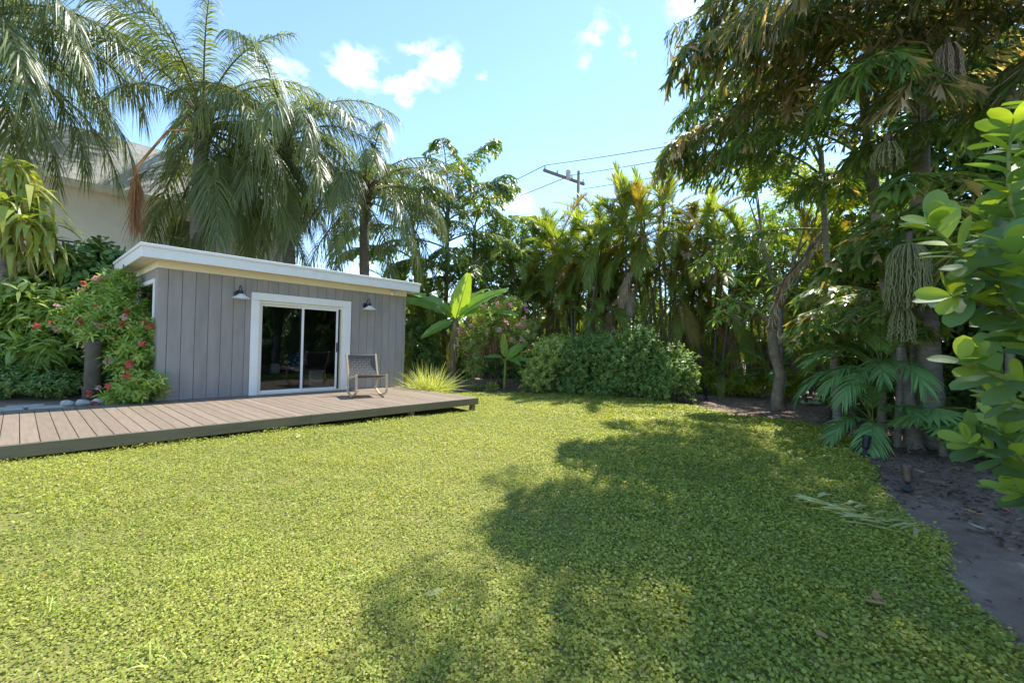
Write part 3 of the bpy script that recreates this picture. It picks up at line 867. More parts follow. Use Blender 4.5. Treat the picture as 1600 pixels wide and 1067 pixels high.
# ------------------------------------------------------------------ house next door
def make_house():
    HV = 8.4
    h = thing('house', 'pale cream two storey house with white tiled mansard roof behind the shed', 'house', tuple(O + D2 * HV), SHED_ANG)

    def uz(px, py, v=0.0):
        d = fw + RT * ((px - 800) / FPX) + UP * ((533.5 - py) / FPX)
        base = O + D2 * (HV + v); C = Vector((0, 0, CAM_H))
        t = ((base - C).dot(D2)) / d.dot(D2); q = C + d * t
        return (q - base).dot(D1), q.z
    ue, ze = uz(240, 313, -.35)
    w0 = uz(264, 337); w1 = uz(287, 392)
    u0, u1 = -9.0, uz(455, 330)[0]
    wz1 = w0[1]; wz0 = w1[1] - .25; wu0 = w0[0]; wu1 = wu0 + 1.0
    MB().box(u0, wu0, 0, .25, 0, ze).build('wall', 'stucco', h)
    MB().box(wu1, u1, 0, .25, 0, ze).build('wall', 'stucco', h)
    MB().box(wu0, wu1, 0, .25, 0, wz0).build('wall', 'stucco', h)
    MB().box(wu0, wu1, 0, .25, wz1, ze).build('wall', 'stucco', h)
    MB().box(u0, u0 + .25, .252, 9, 0, ze).build('wall', 'stucco', h)
    MB().box(u1 - .25, u1, .252, 9, 0, ze).build('wall', 'stucco', h)
    MB().box(u0, u1, 9.002, 9.2, 0, ze).build('wall', 'stucco', h)
    MB().bbox(wu0 - .06, wu1 + .06, -.05, .1, wz0 - .07, wz0, .005).build('window_sill', 'white', h)
    f = MB(); fr = .05
    f.box(wu0, wu0 + fr, .05, .12, wz0, wz1).box(wu1 - fr, wu1, .05, .12, wz0, wz1).box(wu0 + fr, wu1 - fr, .05, .12, wz1 - fr, wz1).box(wu0 + fr, wu1 - fr, .05, .12, wz0, wz0 + fr)
    zm = (wz0 + wz1) / 2; f.box(wu0 + fr, wu1 - fr, .06, .11, zm - .025, zm + .025)
    w = f.build('window', 'white', h)
    MB().box(wu0 + fr, wu1 - fr, .08, .09, wz0 + fr, zm - .026).build('pane', 'winglass', w)
    MB().box(wu0 + fr, wu1 - fr, .08, .09, zm + .026, wz1 - fr).build('pane', 'winglass', w)
    MB().box(wu0 + .02, wu1 - .02, .2, .21, zm - .2, wz1).build('blind', 'cream', w)
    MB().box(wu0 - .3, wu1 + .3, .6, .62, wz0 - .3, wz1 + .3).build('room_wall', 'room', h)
    MB().box(u0 - .4, u1 + .4, -.40, -.001, ze - .02, ze + .05).build('soffit', 'cream', h)
    MB().bbox(u0 - .4, u1 + .4, -.44, -.402, ze - .06, ze + .12, .004).build('gutter_board', 'cream', h)
    # mansard slope
    rise, run = 1.75, .75
    z0 = ze + .12
    V = [(u0 - .4, -.40, z0), (u1 + .4, -.40, z0), (u1 + .4, -.40 + run, z0 + rise), (u0 - .4, -.40 + run, z0 + rise), (u0 - .4, 9.4, z0 + rise), (u1 + .4, 9.4, z0 + rise), (u0 - .4, 9.4, z0), (u1 + .4, 9.4, z0)]
    mb = MB(); mb.add(V, [(0, 1, 2, 3), (3, 2, 5, 4), (4, 5, 7, 6), (0, 3, 4, 6), (1, 7, 5, 2)])
    roof = mb.build('roof', 'under', h)
    ang = math.atan2(rise, run); slope = math.hypot(rise, run)
    course, tw = .165, .32
    n = int(slope / course)
    tm = MB().bbox(.004, tw - .004, 0, course + .03, .0, .014, .003).mesh('roof_tile', 'shingle')
    rest = MB()
    ua = uz(110, 300, -.3)[0]; ub = uz(300, 300, -.3)[0]
    cnt = 0
    for i in range(n):
        s0 = i * course
        u = u0 - .4 + (tw / 2 if i % 2 else 0)
        while u < u1 + .3:
            jit = RNG.uniform(-.004, .004)
            y = -.40 + s0 * math.cos(ang) - math.sin(ang) * .012; z = z0 + s0 * math.sin(ang) + math.cos(ang) * .012
            if ua < u < ub and cnt < 300:
                inst('roof_tile', tm, roof, (u, y, z), (ang + .09, 0, jit)); cnt += 1
            elif u < ub + 7:
                c, s_ = math.cos(ang + .09), math.sin(ang + .09); B = []
                for (yy, zz) in ((0, 0), (course + .03, 0), (course + .03, .014), (0, .014)):
                    for xx in (.004, tw - .004): B.append((u + xx, y + yy * c - zz * s_, z + yy * s_ + zz * c))
                rest.add(B, [(0, 1, 3, 2), (2, 3, 5, 4), (4, 5, 7, 6), (6, 7, 1, 0), (0, 2, 4, 6), (1, 7, 5, 3)])
            u += tw
    o = rest.build('roof_tiles', 'shingle', roof); o['kind'] = 'stuff'
    # landing with iron railing
    rv = -2.4
    ra, rz = uz(97, 375, rv); rb, _ = uz(160, 380, rv)
    MB().bbox(ra - 3.0, rb + .6, rv - .08, -.002, rz - 1.12, rz - .98, .01).build('landing', 'stucco', h)
    for uu in (ra - 2.6, rb):
        MB().box(uu, uu + .25, rv + .1, rv + .35, 0, rz - 1.121).build('landing_post', 'stucco', h)
    g = thing('railing', 'black iron railing with thin bars on the house landing', 'railing', tuple(O + D2 * (HV + rv) + D1 * ra + Vector((0, 0, rz - .978))), SHED_ANG)
    Lr = rb - ra
    MB().box(-2.9, Lr, -.02, .02, .94, .98).build('top_rail', 'black', g); MB().box(-2.9, Lr, -.015, .015, .10, .13).build('bottom_rail', 'black', g)
    pm = MB().box(-.025, .025, -.025, .025, 0, .939).mesh('post', 'black'); bm_ = MB().box(-.009, .009, -.009, .009, .131, .939).mesh('bar', 'black')
    for uu in (-2.87, -1.4, .025, Lr - .03): inst('post', pm, g, (uu, 0, 0))
    u = -2.75
    while u < Lr - .06:
        if min(abs(u - q) for q in (-1.4, .025)) > .06: inst('bar', bm_, g, (u, 0, 0))
        u += .11


make_house()


# ------------------------------------------------------------------ palms
def rachis(L, elev, sag, n=14, side=0.0, power=1.0):
    """curve in the XZ plane starting along +X at elev, bending down by sag radians"""
    pts = [np.zeros(3)]; p = np.zeros(3)
    for i in range(n):
        t = (i + .5) / n
        a = elev - sag * t ** power
        b = side * t
        p = p + np.array([math.cos(a) * math.cos(b), math.cos(a) * math.sin(b), math.sin(a)]) * (L / n)
        pts.append(p.copy())
    return np.array(pts)


def sample(path, t):
    n = len(path) - 1; x = np.clip(np.asarray(t) * n, 0, n - 1e-6); i = x.astype(int); f = (x - i)[:, None]
    tang = unit(np.gradient(path, axis=0))
    return path[i] * (1 - f) + path[i + 1] * f, unit(tang[i] * (1 - f) + tang[i + 1] * f)


def frond_mesh(name, mats, L=3.6, elev=.8, sag=1.7, n=75, leaf=.62, width=.030, vee=.2, droop=.6, t0=.16, phi0=1.25, phi1=.45, plume=.25, power=1.0, side=0.0, rad=.028, seed=0, tm=T_STRIP4, droop_var=.25, tipleaf=.45, keep=1.0):
    rg = np.random.default_rng(seed)
    path = rachis(L, elev, sag, 14, side, power)
    mb = MB()
    mb.tube(path, np.linspace(rad, rad * .16, len(path)), 5, 1)
    for sgn in (-1, 1):
        t = np.linspace(t0, .995, n) + rg.normal(0, .003, n)
        if keep < 1: t = t[rg.random(n) < keep]
        m = len(t)
        B, Tr = sample(path, t)
        Y = np.tile(np.array([0, 1., 0]) * sgn, (m, 1)); Nr = np.cross(Tr, np.array([0, 1., 0])); Nr *= np.sign(Nr[:, 2:3] + 1e-6)
        phi = phi0 + (phi1 - phi0) * t + rg.normal(0, .07, m)
        v = vee + rg.normal(0, plume, m)
        Dn = Tr * np.cos(phi)[:, None] + (Y * np.cos(v)[:, None] + Nr * np.sin(v)[:, None]) * np.sin(phi)[:, None]
        s = np.minimum(1, .35 + 2.6 * (t - t0)) * (1 - (1 - tipleaf) * np.clip((t - .55) / .45, 0, 1) ** 1.5)
        Ls = leaf * s * rg.uniform(.88, 1.1, m)
        leaves(mb, B, Dn, Nr + rg.normal(0, .25, (m, 3)), Ls, width * (.6 + .4 * s), tm, droop * rg.uniform(1 - droop_var, 1 + droop_var, m), 0, np.clip(rg.normal(.45, .22, m), 0, 1))
    return mb.mesh(name, mats)


QUEEN = [frond_mesh('frond', ['queen', 'cane'], 3.9, e, s, 92, .74, .031, .1, d, .14, 1.2, .5, .45, 1.0, sd, .034, 100 + i)
         for i, (e, s, d, sd) in enumerate([(1.35, 1.5, .9, .1), (1.1, 1.75, 1.0, -.15), (.85, 1.9, 1.1, .15), (.6, 1.9, 1.15, 0.0), (.25, 1.65, 1.15, .1), (-.15, 1.3, 1.0, -.1), (-.6, .85, .9, 0)])]
ARECA = [frond_mesh('frond', ['areca', 'cane'], 2.0, e, s, 58, .50, .026, .6, d, .22, 1.0, .35, .10, 1.2, sd, .016, 200 + i, T_STRIP3)
         for i, (e, s, d, sd) in enumerate([(1.35, .75, .12, .1), (1.15, 1.1, .18, -.1), (.95, 1.4, .22, .1), (.7, 1.6, .28, 0), (.35, 1.6, .4, .12), (-.3, 1.0, .6, 0)])]
BLUE = [frond_mesh('frond', ['bluepalm', 'greentwig'], 1.35, e, s, 30, .44, .034, .35, d, .25, 1.05, .4, .08, 1.1, sd, .011, 260 + i, T_STRIP4)
        for i, (e, s, d, sd) in enumerate([(1.2, 1.2, .15, .1), (.9, 1.5, .3, -.1), (.6, 1.6, .4, .1), (.3, 1.5, .5, 0)])]


def fishtail_mesh(name, mats, L=3.4, elev=.8, sag=1.1, nsec=13, sec=1.05, leaf=.24, lw=.13, hang=.5, seed=0, tint_mu=.45, nl=9, keep=.95, jit=.16, tsd=.24):
    """bipinnate frond with ragged wedge leaflets"""
    rg = np.random.default_rng(seed)
    path = rachis(L, elev, sag, 14, rg.normal(0, .15))
    mb = MB(); mb.tube(path, np.linspace(.035, .008, len(path)), 6, 1)
    B_, T_, N_, L_, W_, t_ = [], [], [], [], [], []
    for i in range(nsec):
        t = .24 + .74 * i / (nsec - 1)
        for sgn in (-1, 1):
            b, tr = sample(path, np.array([t + rg.normal(0, .012)])); b = b[0]; tr = tr[0]
            y = np.array([0, sgn, 0.]); nr = np.cross(tr, [0, 1., 0]); nr = nr * (1 if nr[2] > 0 else -1)
            phi = 1.15 - .65 * t + rg.normal(0, .08)
            d0 = tr * math.cos(phi) + (y * math.cos(.25) + nr * math.sin(.25)) * math.sin(phi)
            tj = rg.normal(0, .14)
            ls = sec * (math.sin(math.pi * min(1, .22 + .72 * t)) * .75 + .3) * rg.uniform(.85, 1.1)
            k = 7; pts = [b]; d = d0.copy()
            for q in range(k):
                d = unit(d + np.array([0, 0, -.11 - .06 * q * hang])); pts.append(pts[-1] + d * ls / k)
            pts = np.array(pts); mb.tube(pts, np.linspace(.009, .003, k + 1), 3, 1, cap=False)
            for s2 in (-1, 1):
                tt = np.linspace(.12, 1, nl) + rg.normal(0, .02, nl); tt = tt[rg.random(nl) < keep]; m = len(tt)
                bb, tg = sample(pts, np.clip(tt, 0, 1))
                sd = unit(np.cross(tg, np.array([0, 0, 1.]))) * s2
                dn = tg * .75 + sd * .62 + np.array([0, 0, -1.]) * hang * rg.uniform(.4, 1.3, m)[:, None] + rg.normal(0, jit, (m, 3))
                nn = np.array([0, 0, 1.]) + sd * .3 + rg.normal(0, .35, (m, 3))
                sc = rg.uniform(.7, 1.15, m)
                B_.append(bb); T_.append(dn); N_.append(nn); L_.append(leaf * sc); W_.append(lw * sc * rg.uniform(.7, 1.2, m)); t_.append(np.clip(rg.normal(tint_mu + tj, tsd, m), 0, 1))
    leaves(mb, np.concatenate(B_), np.concatenate(T_), np.concatenate(N_), np.concatenate(L_), np.concatenate(W_), T_WEDGE, .12, 0, np.concatenate(t_))
    return mb.mesh(name, mats)


FISH = [fishtail_mesh('frond', ['fishtail', 'cane'], 3.0, e, s, 13, .95, .23, .13, .5, 300 + i) for i, (e, s) in enumerate([(1.3, .8), (1.05, 1.1), (.8, 1.2), (.45, 1.1), (.05, .8)])]
FISHOLD = [fishtail_mesh('frond', ['fishold', 'cane'], 3.7, e, s, 15, 1.25, .30, .092, .6, 320 + i, .42, 11, .9, .34, .3) for i, (e, s) in enumerate([(1.15, 1.0), (.85, 1.15), (.55, 1.05), (.2, .8)])]
FISHFINE = [fishtail_mesh('frond', ['fishold', 'cane'], 3.7, e, s, 14, 1.2, .26, .042, .6, 360 + i, .42, 10, .8, .34, .3) for i, (e, s) in enumerate([(1.15, 1.0), (.85, 1.15), (.55, 1.05), (.2, .8)])]  # leaflets thinned on purpose to let more sun through onto the shaded lawn
FISHBIG = [fishtail_mesh('frond', ['fishtail', 'greentwig'], 1.7, e, s, 7, .55, .27, .17, .4, 340 + i, .6, 5) for i, (e, s) in enumerate([(.9, 1.2), (.5, 1.0), (.2, .7)])]


def ringed_trunk(mb, pts, r0, r1, sides=14, ring=.09, amp=.05, mat=0, bulge=0.0):
    pts = np.asarray([tuple(p) for p in pts], float)
    seg = np.linalg.norm(np.diff(pts, axis=0), axis=1).sum(); n = max(6, int(seg / ring * 2))
    t = np.linspace(0, 1, n + 1); k = (len(pts) - 1) * t; i = np.minimum(k.astype(int), len(pts) - 2); f = (k - i)[:, None]
    Q = pts[i] * (1 - f) + pts[i + 1] * f
    rad = (r0 + (r1 - r0) * t) * (1 + amp * np.where(np.arange(n + 1) % 2 == 0, 1, -1)) * (1 + bulge * np.exp(-t * 9)) * (1 + RNG.normal(0, .012, n + 1))
    mb.tube(Q, rad, sides, mat)


def palm(name, label, base, crown, r0, r1, fronds, meshes, group=None, cat='palm', boots=True, trunkmat='palmbark', scale=(.9, 1.1)):
    """fronds: list of (azimuth degrees, mesh index)"""
    base = Vector(base); crown = Vector(crown)
    t = thing(name, label, cat, tuple(base), 0, group)
    top = crown - base
    mid = top * .5 + Vector((RNG.normal(0, .06), RNG.normal(0, .06), 0))
    mb = MB(); ringed_trunk(mb, [(0, 0, -.1), tuple(top * .25), tuple(mid), tuple(top * .78), tuple(top)], r0, r1, 14, .10, .035, 0, .35)
    mb.build('trunk', trunkmat, t)
    if boots:
        mb = MB()
        for k in range(26):
            a = k * 2.4; h = -.75 + .9 * k / 26
            d = np.array([math.cos(a), math.sin(a), 0])
            b = np.array(top) + d * r1 * .75 + [0, 0, h]
            mb.tube([b, b + d * .10 + [0, 0, .20], b + d * .26 + [0, 0, .36]], [.055, .04, .02], 5, 0)
        mb.build('leaf_bases', 'twig', t)
    for az, mi in fronds:
        a = R_(az) + RNG.normal(0, .06)
        off = Vector((math.cos(a), math.sin(a), 0)) * r1 * .6
        s = RNG.uniform(*scale)
        inst('frond', meshes[mi], t, tuple(top + off + Vector((0, 0, .08 - .1 * mi))), (RNG.normal(0, .05), RNG.normal(0, .05), a), s)
    return t, top


def ring_fronds(n, m, start=0, lo=0, hi=None):
    """golden-angle spread, youngest upright, oldest hanging"""
    hi = m - 1 if hi is None else hi
    return [((start + 137.5 * i) % 360, int(round(lo + (hi - lo) * (i / max(1, n - 1))))) for i in range(n)]


# queen palms behind the shed and on the left
q1c = P(318, 185, 12.6); q1b = P(297, 420, 12.6); q1b.z = 0; q1b.x = P(296, 395, 12.6).x
t, top = palm('queen_palm', 'tall queen palm with thick grey trunk rising in front of the house window', q1b, q1c, .20, .17,
              [(100, 0), (250, 0), (345, 0), (190, 0), (40, 0), (140, 0), (300, 0), (215, 0), (20, 1), (175, 1), (130, 1), (230, 1), (290, 1), (60, 2), (140, 2), (330, 3), (10, 4), (95, 4), (345, 4), (355, 5), (170, 6), (20, 6), (320, 6), (0, 4), (340, 5), (30, 5), (345, 6)], QUEEN, 'queen palms', scale=(.92, 1.08))
# its hanging dry flower stalk
mb = MB(); rg = np.random.default_rng(5)
s0 = np.array(P(262, 205, 11.5)) - np.array(q1b); s1 = np.array(P(213, 262, 10.9)) - np.array(q1b); s2 = np.array(P(212, 325, 10.9)) - np.array(q1b)
mb.tube([np.array(top) + [0, 0, -.3], s0, s1, s2], [.035, .03, .03, .02], 6, 1)
n = 420; b = s1 + (s2 - s1) * rg.random((n, 1)) * 1.1 + rg.normal(0, .03, (n, 3))
leaves(mb, b, np.array([0, 0, -1.]) + rg.normal(0, .13, (n, 3)), rg.normal(0, 1, (n, 3)), rg.uniform(.5, 1.1, n), .012, T_STRIP3, .05, 0)
mb.build('dry_flower_stalk', ['dryorange', 'dryorange'], t)

q2c = P(-60, 30, 10.2); q2b = Vector((q2c.x - .3, q2c.y, 0))
palm('queen_palm', 'queen palm whose long hanging fronds screen the house above the corn plant', q2b, q2c, .20, .17,
     [(0, 0), (120, 0), (330, 1), (40, 1), (10, 2), (345, 2), (60, 2), (300, 2), (25, 3), (355, 3), (325, 3), (80, 3), (200, 3), (5, 4), (40, 4), (335, 4), (290, 4), (15, 5), (350, 5), (50, 5), (310, 5), (20, 6), (345, 6)], QUEEN, 'queen palms', scale=(.95, 1.12))
q3c = P(446, 205, 13.6); q3b = P(466, 400, 13.6); q3b.z = 0
t, top = palm('queen_palm', 'queen palm with a dry hanging spathe just behind the shed roof', q3b, q3c, .19, .16,
              [(95, 0), (10, 1), (190, 1), (280, 1), (50, 2), (150, 2), (330, 2), (240, 2), (5, 3), (200, 3), (290, 3), (345, 4), (230, 4), (110, 4), (270, 5), (320, 5), (180, 5), (300, 6), (0, 6), (0, 2), (260, 3), (220, 5), (340, 5), (250, 6), (200, 6), (20, 5), (310, 3), (40, 4)], QUEEN, 'queen palms', scale=(.86, 1.0))
for (px, py, Y, d, nm) in ((452, 318, 13.0, (0.02, 0, -1), 'spathe'), (515, 320, 13.0, (.9, 0, .42), 'spathe')):
    mb = MB(); c = np.array(P(px, py, Y)) - np.array(q3b)
    leaves(mb, [c], [d], [[.3, -1, .1]], 1.15, .22, T_LONG, 0, 0, .5); mb.build(nm, 'drybrown', t)
    MB().tube([np.array(top), (np.array(top) + c) / 2 + [0, 0, .25], c], [.03, .025, .02], 5).build('spathe_stalk', 'twig', t)
q4c = P(570, 296, 14.6); q4b = Vector((q4c.x + .1, q4c.y, 0))
palm('queen_palm', 'shorter queen palm between the spathe palm and the fishtail thicket', q4b, q4c, .17, .15,
     [(95, 0), (200, 0), (10, 1), (150, 1), (300, 1), (60, 2), (225, 2), (340, 2), (270, 3), (180, 3), (20, 3), (310, 4), (240, 4), (200, 5), (345, 5), (250, 3), (0, 4), (280, 5), (220, 6), (320, 6), (20, 5), (265, 6), (290, 2), (190, 4), (350, 3)], QUEEN, 'queen palms', scale=(.8, .95))


q5c = P(392, 305, 14.2); q5b = Vector((q5c.x, q5c.y, 0))
palm('queen_palm', 'low crowned queen palm hanging its fronds over the middle of the shed roof', q5b, q5c, .17, .15,
     [(95, 0), (200, 1), (330, 1), (60, 2), (225, 2), (280, 2), (270, 3), (180, 3), (20, 3), (310, 4), (240, 4), (200, 5), (345, 5), (260, 5), (290, 6), (225, 6), (320, 5)], QUEEN, 'queen palms', scale=(.72, .88))


# cane palms (areca clumps) along the back fence
def areca_clump(label, px, Y, ztop, stems=9, spread=.9, seed=0, gold=.16, dead=.10, group='areca clumps along the back fence', per=(7, 11), scale=(.85, 1.15), low=.45):
    rg = np.random.default_rng(seed)
    b = P(px, 560, Y); b.z = 0
    t = thing('areca_palm', label, 'palm', tuple(b), 0, group)
    for k in range(stems):
        a = rg.uniform(0, 2 * math.pi); r = spread * math.sqrt(rg.random())
        f0 = np.array([math.cos(a) * r * .55, math.sin(a) * r * .55, -.05])
        h = (ztop - 1.9) * (low + (1 - low) * rg.random() ** .7)
        lean = np.array([math.cos(a), math.sin(a), 0]) * h * rg.uniform(.06, .2)
        tp = f0 + lean + [0, 0, h]
        mb = MB(); md = f0 + lean * .4 + [0, 0, h * .55]
        ringed_trunk(mb, [f0, md, tp], .046, .034, 8, .14, .03)
        mb.tube([tp, tp + lean * .08 + [0, 0, .55]], [.05, .028], 7, 1)
        mb.build('cane', ['cane' if rg.random() < .5 else 'palmbark', 'greentwig'], t)
        for i in range(int(rg.integers(*per))):
            az = rg.uniform(0, 2 * math.pi); mi = min(5, int(i * .75 + rg.random()))
            o = inst('frond', ARECA[mi], t, tuple(tp + [0, 0, .5 - .09 * mi]), (rg.normal(0, .08), rg.normal(0, .08), az), float(rg.uniform(*scale)))
            q = rg.random()
            if q < gold: setmat(o, 'arecagold')
            elif q < gold + dead and mi >= 3: setmat(o, 'drybrown')
        for i in range(int(rg.integers(0, 3))):
            f = rg.uniform(.45, .9); p = f0 + (md - f0) * f * 2 if f < .5 else md + (tp - md) * (f * 2 - 1)
            o = inst('frond', ARECA[5], t, tuple(p), (rg.normal(0, .1), rg.uniform(.1, .6), rg.uniform(0, 6.28)), float(rg.uniform(.7, 1.0)))
            if rg.random() < .5: setmat(o, 'drybrown')
    return t


for k, (lab, px, Y, zt, st, sp_, low) in enumerate([
    ('areca palm clump just behind the flowering shrub and the hedge end by the banana', 848, 17.6, 6.6, 15, 1.3, .3),
    ('areca palm clump with dark drooping leaves under the utility pole', 905, 17.2, 7.8, 18, 1.4, .35),
    ('tall areca palm clump behind the middle of the green hedge', 975, 17.0, 8.2, 18, 1.4, .35),
    ('tall areca palm clump with golden leaves behind the fence end of the hedge', 1045, 16.8, 8.6, 18, 1.4, .4),
    ('areca palm clump with slim pale canes leaning over the fence', 1105, 16.4, 8.3, 15, 1.3, .4),
    ('areca palm clump behind the frangipani tree', 1190, 16.8, 6.8, 15, 1.4, .3),
    ('areca palm clump with many thick dark canes right of the frangipani trunk', 1305, 13.2, 5.9, 14, .8, .5),
]):
    areca_clump(lab, px, Y, zt, st, sp_, 400 + k, low=low, gold=(.22 if k == 3 else .11))
areca_clump('low bushy areca palm behind the shed near the banana plant', 640, 17.0, 5.0, 8, .9, 431, gold=.06, group=None, low=.3)
areca_clump('dark areca palm in the gap between shed wall and banana plant', 672, 17.2, 4.0, 8, .7, 433, gold=.0, group=None, low=.2)


# fishtail palms
def fishtail(label, stems, meshes, group='fishtail palms', trunk='palmbark', base=None, name='fishtail_palm'):
    """stems: (base xyz, top xyz, radius, [(height fraction, azimuth, mesh, scale, material)])"""
    b0 = Vector(base if base else stems[0][0])
    t = thing(name, label, 'palm', tuple(b0), 0, group)
    for (bs, tp, r, fr) in stems:
        bs = Vector(bs) - b0; tp = Vector(tp) - b0
        md = bs.lerp(tp, .5) + Vector((RNG.normal(0, .07), RNG.normal(0, .07), 0))
        mb = MB(); ringed_trunk(mb, [bs - Vector((0, 0, .1)), bs.lerp(md, .5), md, md.lerp(tp, .5), tp], r, r * .7, 12, .22, .025, 0, .3)
        mb.build('trunk', trunk, t)
        for (hf, az, mi, sc, mt) in fr:
            p = bs.lerp(tp, hf)
            if hf < .98: p = (bs.lerp(md, hf * 2) if hf < .5 else md.lerp(tp, hf * 2 - 1))
            ms = FISHFINE if (meshes is FISHOLD and (b0.y < 5 or (hf > .86 and r > .12))) else meshes
            o = inst('frond', ms[mi], t, tuple(p), (RNG.normal(0, .06), RNG.normal(0, .06), R_(az)), sc)
            if mt: setmat(o, mt)
    return t


b = P(692, 560, 18.2); b.z = 0
fishtail('bushy fishtail palm thicket rising behind the right end of the shed', [
    ((b.x, b.y, 0), tuple(P(700, 318, 18.2)), .11, [(1, 90, 0, 1.1, 0), (1, 0, 0, 1.1, 0), (1, 180, 1, 1.1, 0), (1, 270, 1, 1.1, 0), (.95, 320, 2, 1.1, 0), (.93, 215, 2, 1.1, 0), (.9, 30, 2, 1.0, 0), (.85, 265, 2, 1.1, 0), (.78, 340, 3, 1.1, 0), (.74, 200, 3, 1.1, 0), (.68, 285, 3, 1.0, 0), (.6, 240, 3, 1.0, 0), (.55, 310, 4, 1.0, 0)]),
    ((b.x + .9, b.y + .4, 0), tuple(P(742, 352, 18.6)), .09, [(1, 40, 0, 1, 0), (1, 300, 1, 1, 0), (.97, 180, 1, 1, 0), (.95, 0, 2, 1, 0), (.85, 250, 2, 1, 0), (.8, 330, 3, 1, 0), (.7, 280, 3, 1, 0), (.6, 220, 3, .9, 0), (.5, 270, 3, .9, 0)]),
    ((b.x - 1.0, b.y + .3, 0), tuple(P(645, 345, 18.4)), .09, [(1, 140, 0, 1, 0), (1, 240, 1, 1, 0), (1, 20, 1, 1, 0), (.9, 180, 2, 1, 0), (.87, 300, 2, 1, 0), (.75, 220, 3, 1, 0), (.65, 330, 3, 1, 0), (.6, 270, 4, .9, 0), (.5, 240, 3, .9, 0)]),
], FISH)

# the big old fishtails on the right: fronds reach out over the lawn
f1 = (6.78, 7.0, 0); f2 = (6.35, 6.85, 0); f3 = (8.0, 6.6, 0); f4 = (6.9, 9.2, 0)
fishtail('old fishtail palm with pale ringed trunk in the mulch bed and huge ragged brown fronds', [
    (f1, (6.6, 7.2, 7.6), .155, [(1, 180, 0, 1.05, 0), (1, 250, 0, 1, 0), (1, 120, 0, 1.0, 0), (1, 320, 0, 1, 0), (.94, 205, 1, 1.1, 0), (.92, 155, 1, 1.08, 0), (.88, 235, 1, 1.0, 0), (.84, 178, 2, 1.08, 0), (.80, 215, 2, 1.05, 0), (.76, 150, 2, 1.1, 0), (.82, 190, 1, 1.0, 0), (.78, 240, 2, 1.0, 0), (.72, 200, 1, .95, 0), (.68, 260, 2, .9, 0), (.66, 225, 3, .8, 0)]),
], FISHOLD, base=f1)
fishtail('fishtail palm with slim leaning trunk at the edge of the lawn bed', [
    (f2, (6.0, 7.6, 6.2), .10, [(1, 175, 0, .9, 'fishtail'), (1, 240, 0, .9, 0), (.95, 140, 1, .9, 'fishtail'), (.9, 200, 1, .92, 0), (.85, 165, 2, .9, 0), (.8, 230, 2, .85, 'fishtail'), (.93, 110, 1, .9, 'fishtail'), (.97, 290, 1, .85, 0), (.76, 185, 2, .7, 'fishtail')]),
], FISHOLD, base=f2)
fishtail('fishtail palm with dark mossy trunk half hidden by the clusia bush', [
    (f3, (8.1, 6.2, 8.2), .16, [(1, 200, 0, 1, 0), (1, 270, 0, 1, 0), (.95, 180, 1, 1.05, 0), (.9, 230, 1, 1, 0), (.86, 160, 2, 1.0, 'fishtail'), (.8, 210, 2, 1, 0), (.74, 185, 3, .95, 0), (.66, 215, 3, .9, 0), (.6, 170, 3, .8, 'fishtail'), (.55, 200, 2, .7, 'fishtail')]),
], FISHOLD, base=f3, trunk='greybark')
fishtail('slender fishtail palm with thin grey stem standing behind the fruit strings', [
    (f4, (6.7, 9.6, 5.9), .075, [(1, 170, 0, .85, 'fishtail'), (1, 260, 0, .8, 'fishtail'), (1, 80, 0, .8, 'fishtail'), (.93, 205, 1, .85, 'fishtail'), (.9, 140, 1, .85, 'fishtail'), (.84, 180, 2, .8, 'fishtail'), (.78, 235, 2, .75, 'fishtail'), (.7, 160, 3, .7, 'fishtail')]),
], FISHOLD, base=f4)
# taller one further along the bed, outside the picture to the right: its crown shades the near lawn
f5 = (6.6, 4.6, 0)
fishtail('fishtail palm crown arching high over the near edge of the lawn', [
    (f5, (6.3, 5.4, 8.6), .15, [(1, 160, 0, 1.15, 0), (1, 220, 0, 1.1, 0), (1, 90, 0, 1, 0), (1, 300, 0, 1, 0), (.96, 185, 1, 1.15, 0), (.93, 135, 1, 1.1, 0), (.9, 240, 1, 1.1, 0), (.86, 165, 2, 1.1, 0), (.83, 205, 2, 1.1, 0), (.8, 115, 2, 1.0, 0), (.76, 180, 3, 1.0, 0)]),
], FISHOLD, base=f5)


def fruit_strings(label, px0, py0, py1, Y, w, mat, n=46, seed=0):
    """curtain of hanging beaded strings from one stalk"""
    rg = np.random.default_rng(seed)
    a = P(px0, py0, Y); L = a.z - P(px0, py1, Y).z
    o_ = thing('fruit_cluster', label, 'fruit', tuple(a), 0)
    MB().tube([(.25, .22, .12), (.12, .12, .16), (0, 0, .05), (0, 0, -.08)], [.03, .03, .035, .03], 6).build('stalk', 'twig', o_)
    mb = MB()
    for k in range(n):
        an = rg.uniform(0, 2 * math.pi); r = w * math.sqrt(rg.random())
        d = np.array([math.cos(an), math.sin(an), 0]) * r
        ll = L * rg.uniform(.75, 1.0)
        pts = [np.array([0, 0, .0]), d * .6 + [0, 0, -.03], d * .95 + [0, 0, -.14]] + [d * (1 + .012 * q) + [rg.normal(0, .006), rg.normal(0, .006), -.14 - (ll - .14) * (q + 1) / 14] for q in range(14)]
        rr = [.007, .006, .006] + [.0095 if q % 2 else .0065 for q in range(14)]
        mb.tube(pts, rr, 4, 0, cap=False)
    mb.build('fruit_strings', mat, o_)


